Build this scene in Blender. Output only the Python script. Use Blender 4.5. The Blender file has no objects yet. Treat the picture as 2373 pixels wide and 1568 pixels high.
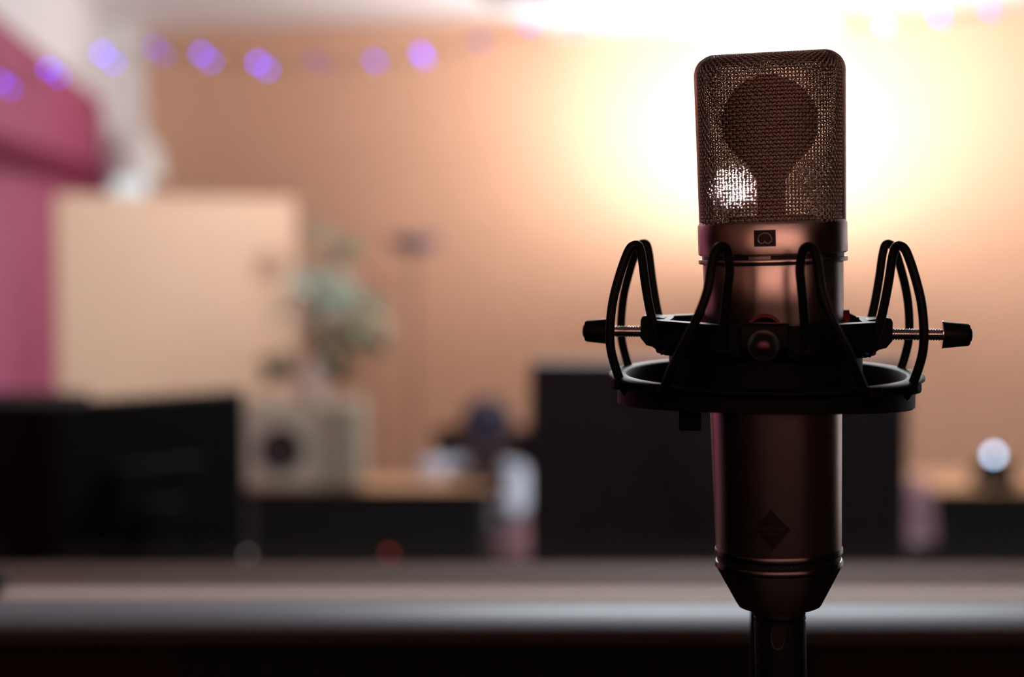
import bpy, bmesh, math, random
from math import sin, cos, pi, radians, sqrt
from mathutils import Vector, Matrix

random.seed(7)
SC = bpy.context.scene
COL = SC.collection

# ------------------------------------------------------------------ camera
W, H = 2373.0, 1568.0
LENS, SENS = 60.0, 36.0
F = W * LENS / SENS                     # focal length in pixels
CZ = 1.75                               # eye height above the floor
PITCH = math.atan((784 - 500) / F)      # horizon at row 500
cd = bpy.data.cameras.new('camera'); cam = bpy.data.objects.new('camera', cd); COL.objects.link(cam)
cam.location = (0, 0, CZ); cam.rotation_euler = (pi / 2 - PITCH, 0, 0)
cd.lens = LENS; cd.sensor_width = SENS; cd.sensor_fit = 'HORIZONTAL'
cd.clip_start = 0.02; cd.clip_end = 60
cd.dof.use_dof = True; cd.dof.focus_distance = 0.632; cd.dof.aperture_fstop = 4.5; cd.dof.aperture_blades = 0
SC.camera = cam

# ------------------------------------------------------------------ world, exposure
w = bpy.data.worlds.new('world'); SC.world = w; w.use_nodes = True
w.node_tree.nodes['Background'].inputs[0].default_value = (0.5, 0.45, 0.5, 1)
w.node_tree.nodes['Background'].inputs[1].default_value = 0.002
SC.view_settings.view_transform = 'Standard'; SC.view_settings.look = 'None'
SC.view_settings.exposure = 0.0; SC.view_settings.gamma = 1.0
SC.view_settings.use_curve_mapping = False
SC.cycles.use_denoising = True
SC.cycles.max_bounces = 8; SC.cycles.diffuse_bounces = 4; SC.cycles.glossy_bounces = 4
SC.cycles.transparent_max_bounces = 16; SC.cycles.caustics_reflective = False; SC.cycles.caustics_refractive = False
SC.cycles.sample_clamp_indirect = 4.0
SC.cycles.use_adaptive_sampling = False

def area(name, loc, target, size, power, color, sy=None, spread=None):
    l = bpy.data.lights.new(name, 'AREA'); l.energy = power; l.color = color; l.size = size
    if sy: l.shape = 'RECTANGLE'; l.size_y = sy
    if spread: l.spread = spread
    o = bpy.data.objects.new(name, l); COL.objects.link(o); o.location = loc
    o.rotation_euler = (Vector(target) - Vector(loc)).to_track_quat('-Z', 'Y').to_euler()
    return o
# cool ceiling panel added out of view (fixture below), and an added warm booth wall wash
area('added_ceiling_panel_light', (0.45, 3.15, 2.60), (0.45, 3.15, 0), 1.2, 62, (0.93, 0.96, 1.0), 0.5)
area('added_booth_wash_light', (0.15, -0.85, 2.60), (0.15, -1.42, 2.05), 2.9, 24, (1.0, 0.74, 0.67), 0.12, radians(140))
LAMP_POWER = 1850.0

# ------------------------------------------------------------------ maths helpers
CF = Vector((0, cos(PITCH), -sin(PITCH))); CU = Vector((0, sin(PITCH), cos(PITCH))); CR = Vector((1, 0, 0))
C0 = Vector((0, 0, CZ))
def P(px, py, d):
    return C0 + d * (CF + (px - W / 2) / F * CR + (H / 2 - py) / F * CU)
def ZAT(py, y):                 # world height seen at row py on the vertical plane Y = y
    a = math.atan((H / 2 - py) / F) - PITCH
    return CZ + y * math.tan(a)
def XAT(px, py, y):
    q = P(px, py, 1.0) - C0
    return q.x * y / q.y

# ------------------------------------------------------------------ mesh helpers
class MB:
    def __init__(s): s.v = []; s.f = []
    def add(s, vs, fs, M=None):
        b = len(s.v)
        s.v += [tuple(M @ Vector(q)) if M else tuple(q) for q in vs]
        s.f += [tuple(b + i for i in q) for q in fs]
        return s
    def box(s, a, b, M=None):
        x0, y0, z0 = a; x1, y1, z1 = b
        vs = [(x0,y0,z0),(x1,y0,z0),(x1,y1,z0),(x0,y1,z0),(x0,y0,z1),(x1,y0,z1),(x1,y1,z1),(x0,y1,z1)]
        return s.add(vs, [(0,3,2,1),(4,5,6,7),(0,1,5,4),(1,2,6,5),(2,3,7,6),(3,0,4,7)], M)
    def lathe(s, prof, n=64, M=None, a0=0, closed=False):      # prof: (r, z) list
        vs = []; fs = []
        for r, z in prof:
            for k in range(n):
                t = a0 + 2 * pi * k / n; vs.append((r * cos(t), r * sin(t), z))
        m = len(prof)
        for i in range(m if closed else m - 1):
            j = (i + 1) % m
            for k in range(n):
                k2 = (k + 1) % n
                fs.append((i*n+k, i*n+k2, j*n+k2, j*n+k))
        if not closed:
            if prof[0][0] > 1e-7: fs.append(tuple(range(n))[::-1])
            if prof[-1][0] > 1e-7: fs.append(tuple((m-1)*n + k for k in range(n)))
        return s.add(vs, fs, M)
    def tube(s, pts, r, n=8, cyc=False, M=None, flat=None, normals=None):
        pts = [Vector(p) for p in pts]; m = len(pts)
        rs = r if isinstance(r, (list, tuple)) else [r] * m
        vs = []; fs = []; up = None
        for i, p in enumerate(pts):
            a = pts[(i - 1) % m] if (cyc or i > 0) else p
            b = pts[(i + 1) % m] if (cyc or i < m - 1) else p
            t = (b - a).normalized()
            if normals: up = Vector(normals[i])
            elif up is None: up = Vector((0, 0, 1)) if abs(t.z) < 0.9 else Vector((0, 1, 0))
            sd = t.cross(up)
            if sd.length < 1e-9: sd = t.orthogonal()
            sd.normalize(); up = sd.cross(t).normalized()
            f1 = flat if flat else 1.0
            for k in range(n):
                an = 2 * pi * k / n
                vs.append(p + sd * (cos(an) * rs[i]) + up * (sin(an) * rs[i] * f1))
        for i in range(m if cyc else m - 1):
            j = (i + 1) % m
            for k in range(n):
                k2 = (k + 1) % n
                fs.append((i*n+k, j*n+k, j*n+k2, i*n+k2))
        if not cyc:
            fs.append(tuple(range(n))); fs.append(tuple((m-1)*n + k for k in range(n))[::-1])
        return s.add(vs, fs, M)
    def prism(s, poly, z0, z1, M=None):      # poly in XY, extruded in Z
        n = len(poly)
        vs = [(x, y, z0) for x, y in poly] + [(x, y, z1) for x, y in poly]
        fs = [tuple(range(n))[::-1], tuple(range(n, 2*n))] + [(i, (i+1)%n, n+(i+1)%n, n+i) for i in range(n)]
        return s.add(vs, fs, M)
    def sphere(s, c, r, n=16, m=10, sc=(1,1,1), M=None):
        vs = [(c[0], c[1], c[2] - r*sc[2])]; fs = []
        for i in range(1, m):
            a = -pi/2 + pi*i/m
            for k in range(n):
                t = 2*pi*k/n
                vs.append((c[0] + r*sc[0]*cos(a)*cos(t), c[1] + r*sc[1]*cos(a)*sin(t), c[2] + r*sc[2]*sin(a)))
        vs.append((c[0], c[1], c[2] + r*sc[2])); L = len(vs) - 1
        for k in range(n):
            k2 = (k+1) % n
            fs.append((0, 1+k2, 1+k)); fs.append((L, 1+(m-2)*n+k, 1+(m-2)*n+k2))
            for i in range(m-2): fs.append((1+i*n+k, 1+i*n+k2, 1+(i+1)*n+k2, 1+(i+1)*n+k))
        return s.add(vs, fs, M)
    def build(s, name, mat, parent=None, smooth=True, bevel=0, angle=35, M=None):
        me = bpy.data.meshes.new(name); me.from_pydata(s.v, [], s.f); me.validate()
        bm = bmesh.new(); bm.from_mesh(me); bmesh.ops.recalc_face_normals(bm, faces=bm.faces); bm.to_mesh(me); bm.free()
        if smooth:
            me.shade_smooth(); me.set_sharp_from_angle(angle=radians(angle))
        me.materials.append(mat)
        o = bpy.data.objects.new(name, me); COL.objects.link(o)
        if parent: o.parent = parent
        if M is not None: o.matrix_local = M
        if bevel:
            md = o.modifiers.new('bevel', 'BEVEL'); md.width = bevel; md.segments = 3; md.limit_method = 'ANGLE'; md.angle_limit = radians(40)
            md.harden_normals = False
        return o

def empty(name, loc=(0,0,0), rz=0, M=None):
    o = bpy.data.objects.new(name, None); COL.objects.link(o); o.empty_display_size = 0.05
    if M is not None: o.matrix_world = M
    else: o.location = loc; o.rotation_euler = (0, 0, rz)
    return o
def tag(o, label=None, cat=None, group=None, kind=None):
    if label: o['label'] = label
    if cat: o['category'] = cat
    if group: o['group'] = group
    if kind: o['kind'] = kind
    return o
def struct(o): o['kind'] = 'structure'; return o

# ------------------------------------------------------------------ materials
def mat(name, col, rough=0.5, metal=0.0, spec=0.5, emit=None, es=0, noise=0.0, nscale=40, bump=0.0, bscale=200, coat=0):
    m = bpy.data.materials.new(name); m.use_nodes = True
    nt = m.node_tree; b = nt.nodes['Principled BSDF']
    b.inputs['Base Color'].default_value = (*col, 1); b.inputs['Roughness'].default_value = rough
    b.inputs['Metallic'].default_value = metal; b.inputs['Specular IOR Level'].default_value = spec
    if coat: b.inputs['Coat Weight'].default_value = coat
    if emit: b.inputs['Emission Color'].default_value = (*emit, 1); b.inputs['Emission Strength'].default_value = es
    tc = nt.nodes.new('ShaderNodeTexCoord')
    if noise:
        n = nt.nodes.new('ShaderNodeTexNoise'); n.inputs['Scale'].default_value = nscale; n.inputs['Detail'].default_value = 4
        nt.links.new(tc.outputs['Object'], n.inputs['Vector'])
        r = nt.nodes.new('ShaderNodeMix'); r.data_type = 'RGBA'
        r.inputs['A'].default_value = (*[c * (1 - noise) for c in col], 1); r.inputs['B'].default_value = (*[min(1, c * (1 + noise)) for c in col], 1)
        nt.links.new(n.outputs['Fac'], r.inputs['Factor']); nt.links.new(r.outputs['Result'], b.inputs['Base Color'])
    if bump:
        n = nt.nodes.new('ShaderNodeTexNoise'); n.inputs['Scale'].default_value = bscale; n.inputs['Detail'].default_value = 3
        nt.links.new(tc.outputs['Object'], n.inputs['Vector'])
        bp = nt.nodes.new('ShaderNodeBump'); bp.inputs['Strength'].default_value = bump; bp.inputs['Distance'].default_value = 0.001
        nt.links.new(n.outputs['Fac'], bp.inputs['Height']); nt.links.new(bp.outputs['Normal'], b.inputs['Normal'])
    return m

def metal(name, col, rough, bump, bscale):
    m = bpy.data.materials.new(name); m.use_nodes = True; nt = m.node_tree; nt.nodes.clear()
    g = nt.nodes.new('ShaderNodeBsdfAnisotropic'); g.distribution = 'BECKMANN'; g.inputs['Roughness'].default_value = rough
    g.inputs['Anisotropy'].default_value = 0
    tc = nt.nodes.new('ShaderNodeTexCoord'); n = nt.nodes.new('ShaderNodeTexNoise'); n.inputs['Scale'].default_value = bscale; n.inputs['Detail'].default_value = 3
    nt.links.new(tc.outputs['Object'], n.inputs['Vector'])
    mx = nt.nodes.new('ShaderNodeMix'); mx.data_type = 'RGBA'
    mx.inputs['A'].default_value = (*[c * .93 for c in col], 1); mx.inputs['B'].default_value = (*[min(1, c * 1.07) for c in col], 1)
    nt.links.new(n.outputs['Fac'], mx.inputs['Factor']); nt.links.new(mx.outputs['Result'], g.inputs['Color'])
    bp = nt.nodes.new('ShaderNodeBump'); bp.inputs['Strength'].default_value = bump; bp.inputs['Distance'].default_value = 0.001
    nt.links.new(n.outputs['Fac'], bp.inputs['Height']); nt.links.new(bp.outputs['Normal'], g.inputs['Normal'])
    o = nt.nodes.new('ShaderNodeOutputMaterial'); nt.links.new(g.outputs[0], o.inputs[0]); return m
M_nickel = metal('satin_nickel', (0.62, 0.52, 0.48), 0.31, 0.025, 3200)
M_wire   = mat('grille_wire', (0.42, 0.33, 0.30), 0.34, 1.0, noise=0.1, nscale=500)
M_frame  = mat('grille_frame', (0.45, 0.36, 0.33), 0.30, 1.0, noise=0.05, nscale=600)
M_chrome = mat('chrome', (0.75, 0.72, 0.70), 0.12, 1.0, noise=0.03, nscale=300)
M_rubber = mat('black_rubber', (0.005, 0.005, 0.005), 0.45, 0, 0.15, noise=0.2, nscale=120)
M_mount  = mat('black_coated_metal', (0.004, 0.004, 0.005), 0.5, 0, 0.1, noise=0.15, nscale=300, bump=0.05, bscale=900)
M_badge  = mat('badge_black', (0.012, 0.009, 0.018), 0.3, 0, 0.4, noise=0.1, nscale=400)
M_badgeL = mat('badge_line', (0.62, 0.52, 0.47), 0.35, 0.6, noise=0.03, nscale=400)
M_badgeD = mat('emblem_line_grey', (0.045, 0.04, 0.045), 0.4, 0.3, noise=0.05, nscale=400)
M_capsule = mat('capsule_brass', (0.05, 0.03, 0.022), 0.5, 0.3, noise=0.1, nscale=200)
M_red    = mat('red_pad', (0.16, 0.007, 0.012), 0.6, noise=0.1, nscale=200)
M_latch  = mat('latch_dark', (0.016, 0.013, 0.015), 0.5, spec=0.2, noise=0.1, nscale=200)
M_ring   = mat('dark_ring_metal', (0.10, 0.085, 0.085), 0.22, 1.0, noise=0.05, nscale=400)
M_tip    = mat('screw_tip_metal', (0.07, 0.03, 0.04), 0.3, 1.0, noise=0.05, nscale=300)
M_steel  = mat('dark_steel', (0.30, 0.27, 0.26), 0.28, 1.0, noise=0.06, nscale=400)

# fine inner gauze of the grille: woven pattern cut out by the mesh's own UV
def gauze_mat():
    m = bpy.data.materials.new('fine_gauze'); m.use_nodes = True; nt = m.node_tree
    b = nt.nodes['Principled BSDF']; b.inputs['Base Color'].default_value = (0.30, 0.22, 0.19, 1)
    b.inputs['Metallic'].default_value = 0.9; b.inputs['Roughness'].default_value = 0.4
    uv = nt.nodes.new('ShaderNodeUVMap'); uv.uv_map = 'UVMap'
    sp = nt.nodes.new('ShaderNodeSeparateXYZ'); nt.links.new(uv.outputs['UV'], sp.inputs[0])
    outs = []
    for ax in (0, 1):
        fr = nt.nodes.new('ShaderNodeMath'); fr.operation = 'FRACT'; nt.links.new(sp.outputs[ax], fr.inputs[0])
        gt = nt.nodes.new('ShaderNodeMath'); gt.operation = 'GREATER_THAN'; gt.inputs[1].default_value = 0.38
        nt.links.new(fr.outputs[0], gt.inputs[0]); outs.append(gt)
    mu = nt.nodes.new('ShaderNodeMath'); mu.operation = 'MULTIPLY'
    nt.links.new(outs[0].outputs[0], mu.inputs[0]); nt.links.new(outs[1].outputs[0], mu.inputs[1])
    sb = nt.nodes.new('ShaderNodeMath'); sb.operation = 'SUBTRACT'; sb.inputs[0].default_value = 1.0
    nt.links.new(mu.outputs[0], sb.inputs[1]); nt.links.new(sb.outputs[0], b.inputs['Alpha'])
    return m
M_gauze = gauze_mat()

M_ceiling = mat('ceiling_paint', (0.87, 0.88, 0.90), 0.8, noise=0.02, nscale=3)
M_orange = mat('wall_orange_tan', (0.78, 0.47, 0.305), 0.75, noise=0.03, nscale=4, bump=0.1, bscale=80)
M_pink   = mat('wall_pink', (0.31, 0.040, 0.125), 0.7, noise=0.03, nscale=4, bump=0.1, bscale=80)
M_maroon = mat('rail_shade_maroon', (0.14, 0.014, 0.042), 0.9, spec=0.1, noise=0.05, nscale=10)
M_white  = mat('white_paint', (0.80, 0.83, 0.85), 0.6, noise=0.02, nscale=6)
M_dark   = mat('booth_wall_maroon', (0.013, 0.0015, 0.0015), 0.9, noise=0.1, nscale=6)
M_blush_lit  = mat('booth_wall_lit_blush', (0.62, 0.40, 0.34), 0.8, noise=0.05, nscale=4)
M_foam   = mat('black_foam', (0.004, 0.004, 0.004), 0.95, noise=0.2, nscale=60)
M_carpet = mat('carpet_charcoal', (0.035, 0.03, 0.03), 0.95, noise=0.3, nscale=90, bump=0.4, bscale=300)
M_sill   = mat('sill_laminate', (0.80, 0.62, 0.56), 0.75, spec=0.15, noise=0.06, nscale=12)
M_stop   = mat('taupe_strip', (0.20, 0.135, 0.112), 0.75, spec=0.06, noise=0.1, nscale=14)
M_rail   = mat('brown_rail', (0.10, 0.056, 0.044), 0.75, spec=0.06, noise=0.12, nscale=14)
M_alu    = mat('aluminium', (0.30, 0.345, 0.41), 0.45, 0.2, noise=0.05, nscale=30)
M_groove = mat('seal_grey', (0.19, 0.19, 0.19), 0.7, noise=0.1, nscale=30)
M_plas   = mat('black_plastic', (0.004, 0.0035, 0.0030), 0.7, spec=0.12, noise=0.2, nscale=25)
M_plas2  = mat('charcoal_plastic', (0.036, 0.060, 0.076), 0.5, noise=0.2, nscale=25)
M_wood   = mat('desk_wood', (0.62, 0.36, 0.20), 0.5, noise=0.12, nscale=9)
M_black  = mat('desk_black', (0.004, 0.004, 0.0035), 0.7, spec=0.2, noise=0.2, nscale=15)
M_char   = mat('desk_charcoal', (0.03, 0.028, 0.025), 0.6, noise=0.1, nscale=15)
M_cream  = mat('cream_fabric', (0.74, 0.56, 0.41), 0.85, noise=0.04, nscale=30, bump=0.2, bscale=400)
M_beige  = mat('beige_laminate', (0.42, 0.39, 0.30), 0.6, noise=0.05, nscale=20)
M_hole   = mat('cone_black', (0.02, 0.012, 0.014), 0.6, noise=0.2, nscale=50)
M_vase   = mat('vase_glaze', (0.62, 0.48, 0.42), 0.35, noise=0.05, nscale=20)
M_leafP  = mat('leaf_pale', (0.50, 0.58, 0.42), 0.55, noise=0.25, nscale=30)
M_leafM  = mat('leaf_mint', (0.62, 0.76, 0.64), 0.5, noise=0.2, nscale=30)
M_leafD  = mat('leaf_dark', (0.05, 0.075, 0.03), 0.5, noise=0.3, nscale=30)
M_stem   = mat('stem_brown', (0.22, 0.15, 0.09), 0.7, noise=0.2, nscale=40)
M_lampm  = mat('lamp_metal', (0.26, 0.22, 0.30), 0.45, 0.3, noise=0.1, nscale=40)
M_skin   = mat('dark_skin', (0.055, 0.015, 0.010), 0.5, noise=0.12, nscale=40)
M_shirt  = mat('white_shirt', (0.62, 0.72, 0.88), 0.8, noise=0.05, nscale=30, bump=0.3, bscale=60)
M_trous  = mat('mauve_trousers', (0.20, 0.10, 0.12), 0.85, noise=0.1, nscale=40)
M_cap    = mat('navy_cap', (0.011, 0.010, 0.034), 0.8, noise=0.1, nscale=60)
M_mauve  = mat('mauve_cloth', (0.34, 0.20, 0.24), 0.9, noise=0.1, nscale=40, bump=0.3, bscale=60)
M_shade  = mat('frosted_shade', (0.75, 0.75, 0.72), 0.4, emit=(0.95, 0.95, 0.90), es=0.08, noise=0.02, nscale=20)

def emis(name, col, s, objcol=False):
    m = bpy.data.materials.new(name); m.use_nodes = True; nt = m.node_tree; nt.nodes.clear()
    e = nt.nodes.new('ShaderNodeEmission'); o = nt.nodes.new('ShaderNodeOutputMaterial')
    e.inputs[0].default_value = (*col, 1); e.inputs[1].default_value = s
    if objcol:
        oi = nt.nodes.new('ShaderNodeObjectInfo'); nt.links.new(oi.outputs['Color'], e.inputs[0])
    nt.links.new(e.outputs[0], o.inputs[0]); return m
E_lamp  = emis('uplighter_glow', (1.0, 0.935, 0.95), LAMP_POWER)
E_panel = emis('panel_glow', (1.0, 0.95, 0.9), 3.0)
E_purp  = emis('fairy_reflection_glow', (1, 1, 1), 1.0, True)
E_bulb  = emis('pendant_glow', (0.90, 0.97, 1.0), 0.95)
E_led   = emis('led_glow', (1, 1, 1), 1.0, True)

# ------------------------------------------------------------------ the setting
CEIL = 2.668
# back wall runs through these two points (plan), left wall through these
BWa = Vector((-2.02, 8.645, 0)); BWb = Vector((2.60, 7.335, 0))
LWa = Vector((-0.88, 1.36, 0)); LWb = Vector((-2.02, 8.645, 0))
RWX = 2.60
def wall_box(name, a, b, z0, z1, th, m, side):
    """vertical slab from a to b (plan); its visible face is the line a-b, thickness goes to `side`"""
    d = (b - a).normalized(); n = Vector((-d.y, d.x, 0)) * side
    pts = [a, b, b + n * th, a + n * th]
    return MB().prism([(q.x, q.y) for q in pts], z0, z1).build(name, m, smooth=False)
struct(wall_box('wall_back', BWa, BWb, 0, CEIL, 0.1, M_orange, 1))
PZ = CZ + 250 * 8.6 / F                         # top of the pink paint on the left wall
wl = struct(wall_box('wall_left', LWa, LWb, 0, PZ, 0.1, M_pink, 1))
struct(wall_box('trim_1', LWa, LWb, PZ, CEIL, 0.1, M_white, 1))
d = (LWb - LWa).normalized(); nn = Vector((d.y, -d.x, 0))
struct(wall_box('trim_2', LWa + nn * 0.0, LWb, CZ + 0.128, CZ + 0.215, 0.03, M_maroon, -1))  # pink ledge whose shaded side is put into the colour as maroon
struct(wall_box('wall_right', Vector((RWX, 7.335, 0)), Vector((RWX, 1.36, 0)), 0, CEIL, 0.1, M_white, 1))
struct(MB().box((-2.4, -1.5, -0.06), (2.8, 9.0, 0)).build('floor', M_carpet, smooth=False))
struct(MB().box((-2.4, -1.5, CEIL), (2.8, 9.0, CEIL + 0.06)).build('ceiling', M_ceiling, smooth=False))
# white corner column
ca = Vector((LWa.lerp(LWb, (8.20 - LWa.y) / (LWb.y - LWa.y)).x, 8.20)); cbx = -1.835
cb_ = Vector((cbx, BWa.y + (cbx - BWa.x) * (BWb.y - BWa.y) / (BWb.x - BWa.x)))
struct(MB().prism([(ca.x, ca.y), (cb_.x, cb_.y), (-2.016, 8.643)], 0, CEIL).build('trim_3', M_white, smooth=False))

# booth side: dark walls around the camera, the low wall under the window
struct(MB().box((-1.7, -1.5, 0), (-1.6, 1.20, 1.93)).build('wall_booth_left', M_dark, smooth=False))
struct(MB().box((-1.7, -1.5, 1.93), (-1.6, 1.20, CEIL)).build('trim_5', M_blush_lit, smooth=False))  # pale upper part carries the painted wall light round the side
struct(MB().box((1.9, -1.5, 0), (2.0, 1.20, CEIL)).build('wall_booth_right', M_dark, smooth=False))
struct(MB().box((-1.6, -1.5, 0), (1.9, -1.4, 1.93)).build('wall_booth_back', M_dark, smooth=False))  # dark lower part stands in for the shadow below the sill line
struct(MB().box((-1.6, -1.5, 1.93), (1.9, -1.4, CEIL)).build('trim_4', M_blush_lit, smooth=False))  # pale upper part: window light on the wall put into the colour
SY0, SY1 = 1.215, 1.365
SZ = ZAT(1388, SY0)
def sill(py): # plan distance where the sill's top shows row py
    a = math.atan((H / 2 - py) / F) - PITCH
    return (SZ - CZ) / math.tan(a)
struct(MB().box((-1.7, 1.24, 0), (2.0, 1.36, SZ - 0.025)).build('wall_front', M_dark, smooth=False))
struct(MB().box((-1.7, 1.22, SZ - 0.025), (-0.95, 1.36, CEIL)).build('wall_front_left', M_dark, smooth=False))
struct(MB().box((1.75, 1.22, SZ - 0.025), (2.0, 1.36, CEIL)).build('wall_front_right', M_dark, smooth=False))
struct(MB().box((-0.95, 1.22, 2.45), (1.75, 1.36, CEIL)).build('wall_front_top', M_dark, smooth=False))
y_r0, y_r1 = sill(1302), sill(1341)     # brown rear rail
y_l1 = sill(1386); y_m = sill(1362)                       # pinkish board
XS0, XS1 = -0.95, 1.75
struct(MB().box((XS0, y_l1 + 0.001, SZ - 0.024), (XS1, y_m, SZ)).build('window_sill', M_sill, bevel=0.001))
struct(MB().box((XS0, y_m, SZ - 0.024), (XS1, y_r1, SZ)).build('window_stop', M_stop, bevel=0.001))
struct(MB().box((XS0, y_r1, SZ - 0.024), (XS1, y_r0, SZ)).build('window_frame', M_rail, bevel=0.001))
yg = sill(1406)
struct(MB().box((XS0, yg, SZ - 0.024), (XS1, y_l1, SZ - 0.001)).build('window_seal', M_groove, smooth=False))
# rounded aluminium nosing at the front
hN = 0.0170
pr = [(yg, SZ - 0.016), (yg, SZ - 0.0005), (yg - 0.004, SZ - 0.0010), (yg - 0.024, SZ - 0.0078), (yg - 0.0252, SZ - 0.0086), (yg - 0.0252, SZ - 0.0094), (yg - 0.017, SZ - 0.016)]
nm = MB(); n = len(pr)
vs = [(XS0, y, z) for y, z in pr] + [(XS1, y, z) for y, z in pr]
nm.add(vs, [tuple(range(n)), tuple(range(n, 2*n))[::-1]] + [(i, n+i, n+(i+1)%n, (i+1)%n) for i in range(n)])
struct(nm.build('window_nosing', M_alu, angle=50))
# black foam panel on the wall below the window
fm = MB(); fm.box((XAT(425, 1500, 1.24), 1.228, 0.35), (XAT(1880, 1500, 1.24), 1.2385, SZ - 0.04))
nr = 16; fx0, fx1 = XAT(425, 1500, 1.24), XAT(1880, 1500, 1.24)
for i in range(nr):
    a = fx0 + (fx1 - fx0) * i / nr; b = fx0 + (fx1 - fx0) * (i + 1) / nr; c = (a + b) / 2
    fm.add([(a, 1.229, 0.35), (b, 1.229, 0.35), (c, 1.216, 0.35), (a, 1.229, SZ-0.04), (b, 1.229, SZ-0.04), (c, 1.216, SZ-0.04)],
           [(0,1,2), (3,5,4), (0,2,5,3), (2,1,4,5), (1,0,3,4)])
tag(fm.build('acoustic_foam', M_foam, smooth=False), 'black ridged acoustic foam panel on the dark wall below the window sill', 'acoustic foam')

# window panes
def glass_mat():
    m = bpy.data.materials.new('window_glass'); m.use_nodes = True; nt = m.node_tree; nt.nodes.clear()
    t = nt.nodes.new('ShaderNodeBsdfTransparent'); t.inputs[0].default_value = (0.985, 0.99, 0.985, 1)
    g = nt.nodes.new('ShaderNodeBsdfGlossy'); g.inputs['Roughness'].default_value = 0.0
    fr = nt.nodes.new('ShaderNodeFresnel'); fr.inputs[0].default_value = 1.22
    mx = nt.nodes.new('ShaderNodeMixShader'); o = nt.nodes.new('ShaderNodeOutputMaterial')
    nt.links.new(fr.outputs[0], mx.inputs[0]); nt.links.new(t.outputs[0], mx.inputs[1]); nt.links.new(g.outputs[0], mx.inputs[2])
    nt.links.new(mx.outputs[0], o.inputs[0]); return m
M_glass = glass_mat()
yp = (y_r0 + y_r1) / 2
struct(MB().box((XS0, yp - 0.003, SZ - 0.002), (XS1, yp + 0.003, 2.45)).build('window_1', M_glass, smooth=False))

# small black wedge on the sill at the far left
wx = XAT(-70, 1350, 1.27)
tag(MB().prism([(wx, 1.212), (wx + 0.037, 1.225), (wx + 0.032, 1.262), (wx, 1.27)], SZ, SZ + 0.012).build('rubber_wedge', M_plas, bevel=0.002),
    'small black rubber wedge lying on the window sill at its left end', 'wedge')

# ------------------------------------------------------------------ lights built as fixtures, some added out of view
# dropped white soffit under the ceiling, running out from the back wall
bd = (BWb - BWa).normalized(); bn = Vector((bd.y, -bd.x, 0))     # bn points into the room
def on_wall(px):
    k = (px - W / 2) / F / cos(PITCH) * 1.0
    t = (k * BWa.y - BWa.x) / ((BWb.x - BWa.x) - k * (BWb.y - BWa.y)); return BWa.lerp(BWb, t)
sa, sb_ = on_wall(1288), on_wall(1950)
q = [sa, sb_, sb_ + bn * 1.1, sa + bn * 1.1]
struct(MB().prism([(v.x, v.y) for v in q], CEIL - 0.078, CEIL).build('trim_6', M_white, smooth=False))
# cool ceiling panel, unseen, added to light the sill
pt = empty('added_ceiling_panel', (0.45, 3.15, CEIL)); tag(pt, 'added unseen ceiling light panel above the mixing console, lighting the sill', 'ceiling light')
MB().box((-0.64, -0.29, -0.03), (0.64, 0.29, 0)).build('frame', M_white, pt, bevel=0.003)
MB().box((-0.60, -0.25, -0.034), (0.60, 0.25, -0.030)).build('diffuser', E_panel, pt, smooth=False)
# housing of the added lamp that brightens the wall mirrored in the microphone
bl = empty('added_booth_wash', (0.15, -0.80, CEIL)); tag(bl, 'long wall washer lamp under the ceiling of the dark booth behind the camera', 'ceiling light')
MB().box((-1.47, -0.02, -0.05), (1.47, 0.10, 0)).build('housing', M_plas, bl, bevel=0.004)
gl = empty('added_globe_light', (0.35, 4.55, CEIL)); tag(gl, 'added unseen globe light close under the control room ceiling', 'ceiling light')  # globe added out of view to brighten the ceiling and upper left wall
MB().lathe([(0, 0), (0.06, 0), (0.06, -0.02), (0.03, -0.055), (0, -0.055)], 32).build('mount', M_white, gl)
E_globe = emis('globe_glow', (1.0, 0.94, 0.88), 32.0)
gb = MB().sphere((0, 0, -0.168), 0.112, 32, 20).build('globe', E_globe, gl)

# pendant in front of the white column
pd = 8.05
pc = P(308, 300, pd)
pl = empty('pendant_lamp', (pc.x, pc.y, CEIL)); tag(pl, 'white bell-shaped pendant lamp hanging in front of the white corner column', 'pendant lamp')
zt = ZAT(292, pd) - CEIL; zb = ZAT(415, pd) - CEIL
MB().tube([(0, 0, 0), (0, 0, zt)], 0.008, 8).build('cord', M_white, pl)
MB().lathe([(0.0, zt), (0.045, zt), (0.05, zt - 0.02), (0.09, zt - 0.05), (0.12, zt - 0.10), (0.14, zt - 0.18), (0.146, zb + 0.01), (0.146, zb),
            (0.142, zb), (0.136, zt - 0.18), (0.115, zt - 0.10), (0.085, zt - 0.055), (0, zt - 0.03)], 40).build('lamp_shade', M_shade, pl)
MB().sphere((-0.012, 0, ZAT(430, pd) - CEIL), 0.078, 24, 16).build('bulb', E_bulb, pl)
pl2 = MB().lathe([(0.0, 0.0), (0.05, 0.0), (0.045, -0.02), (0.0, -0.025)], 24).build('ceiling_rose', M_white, pl)

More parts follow.
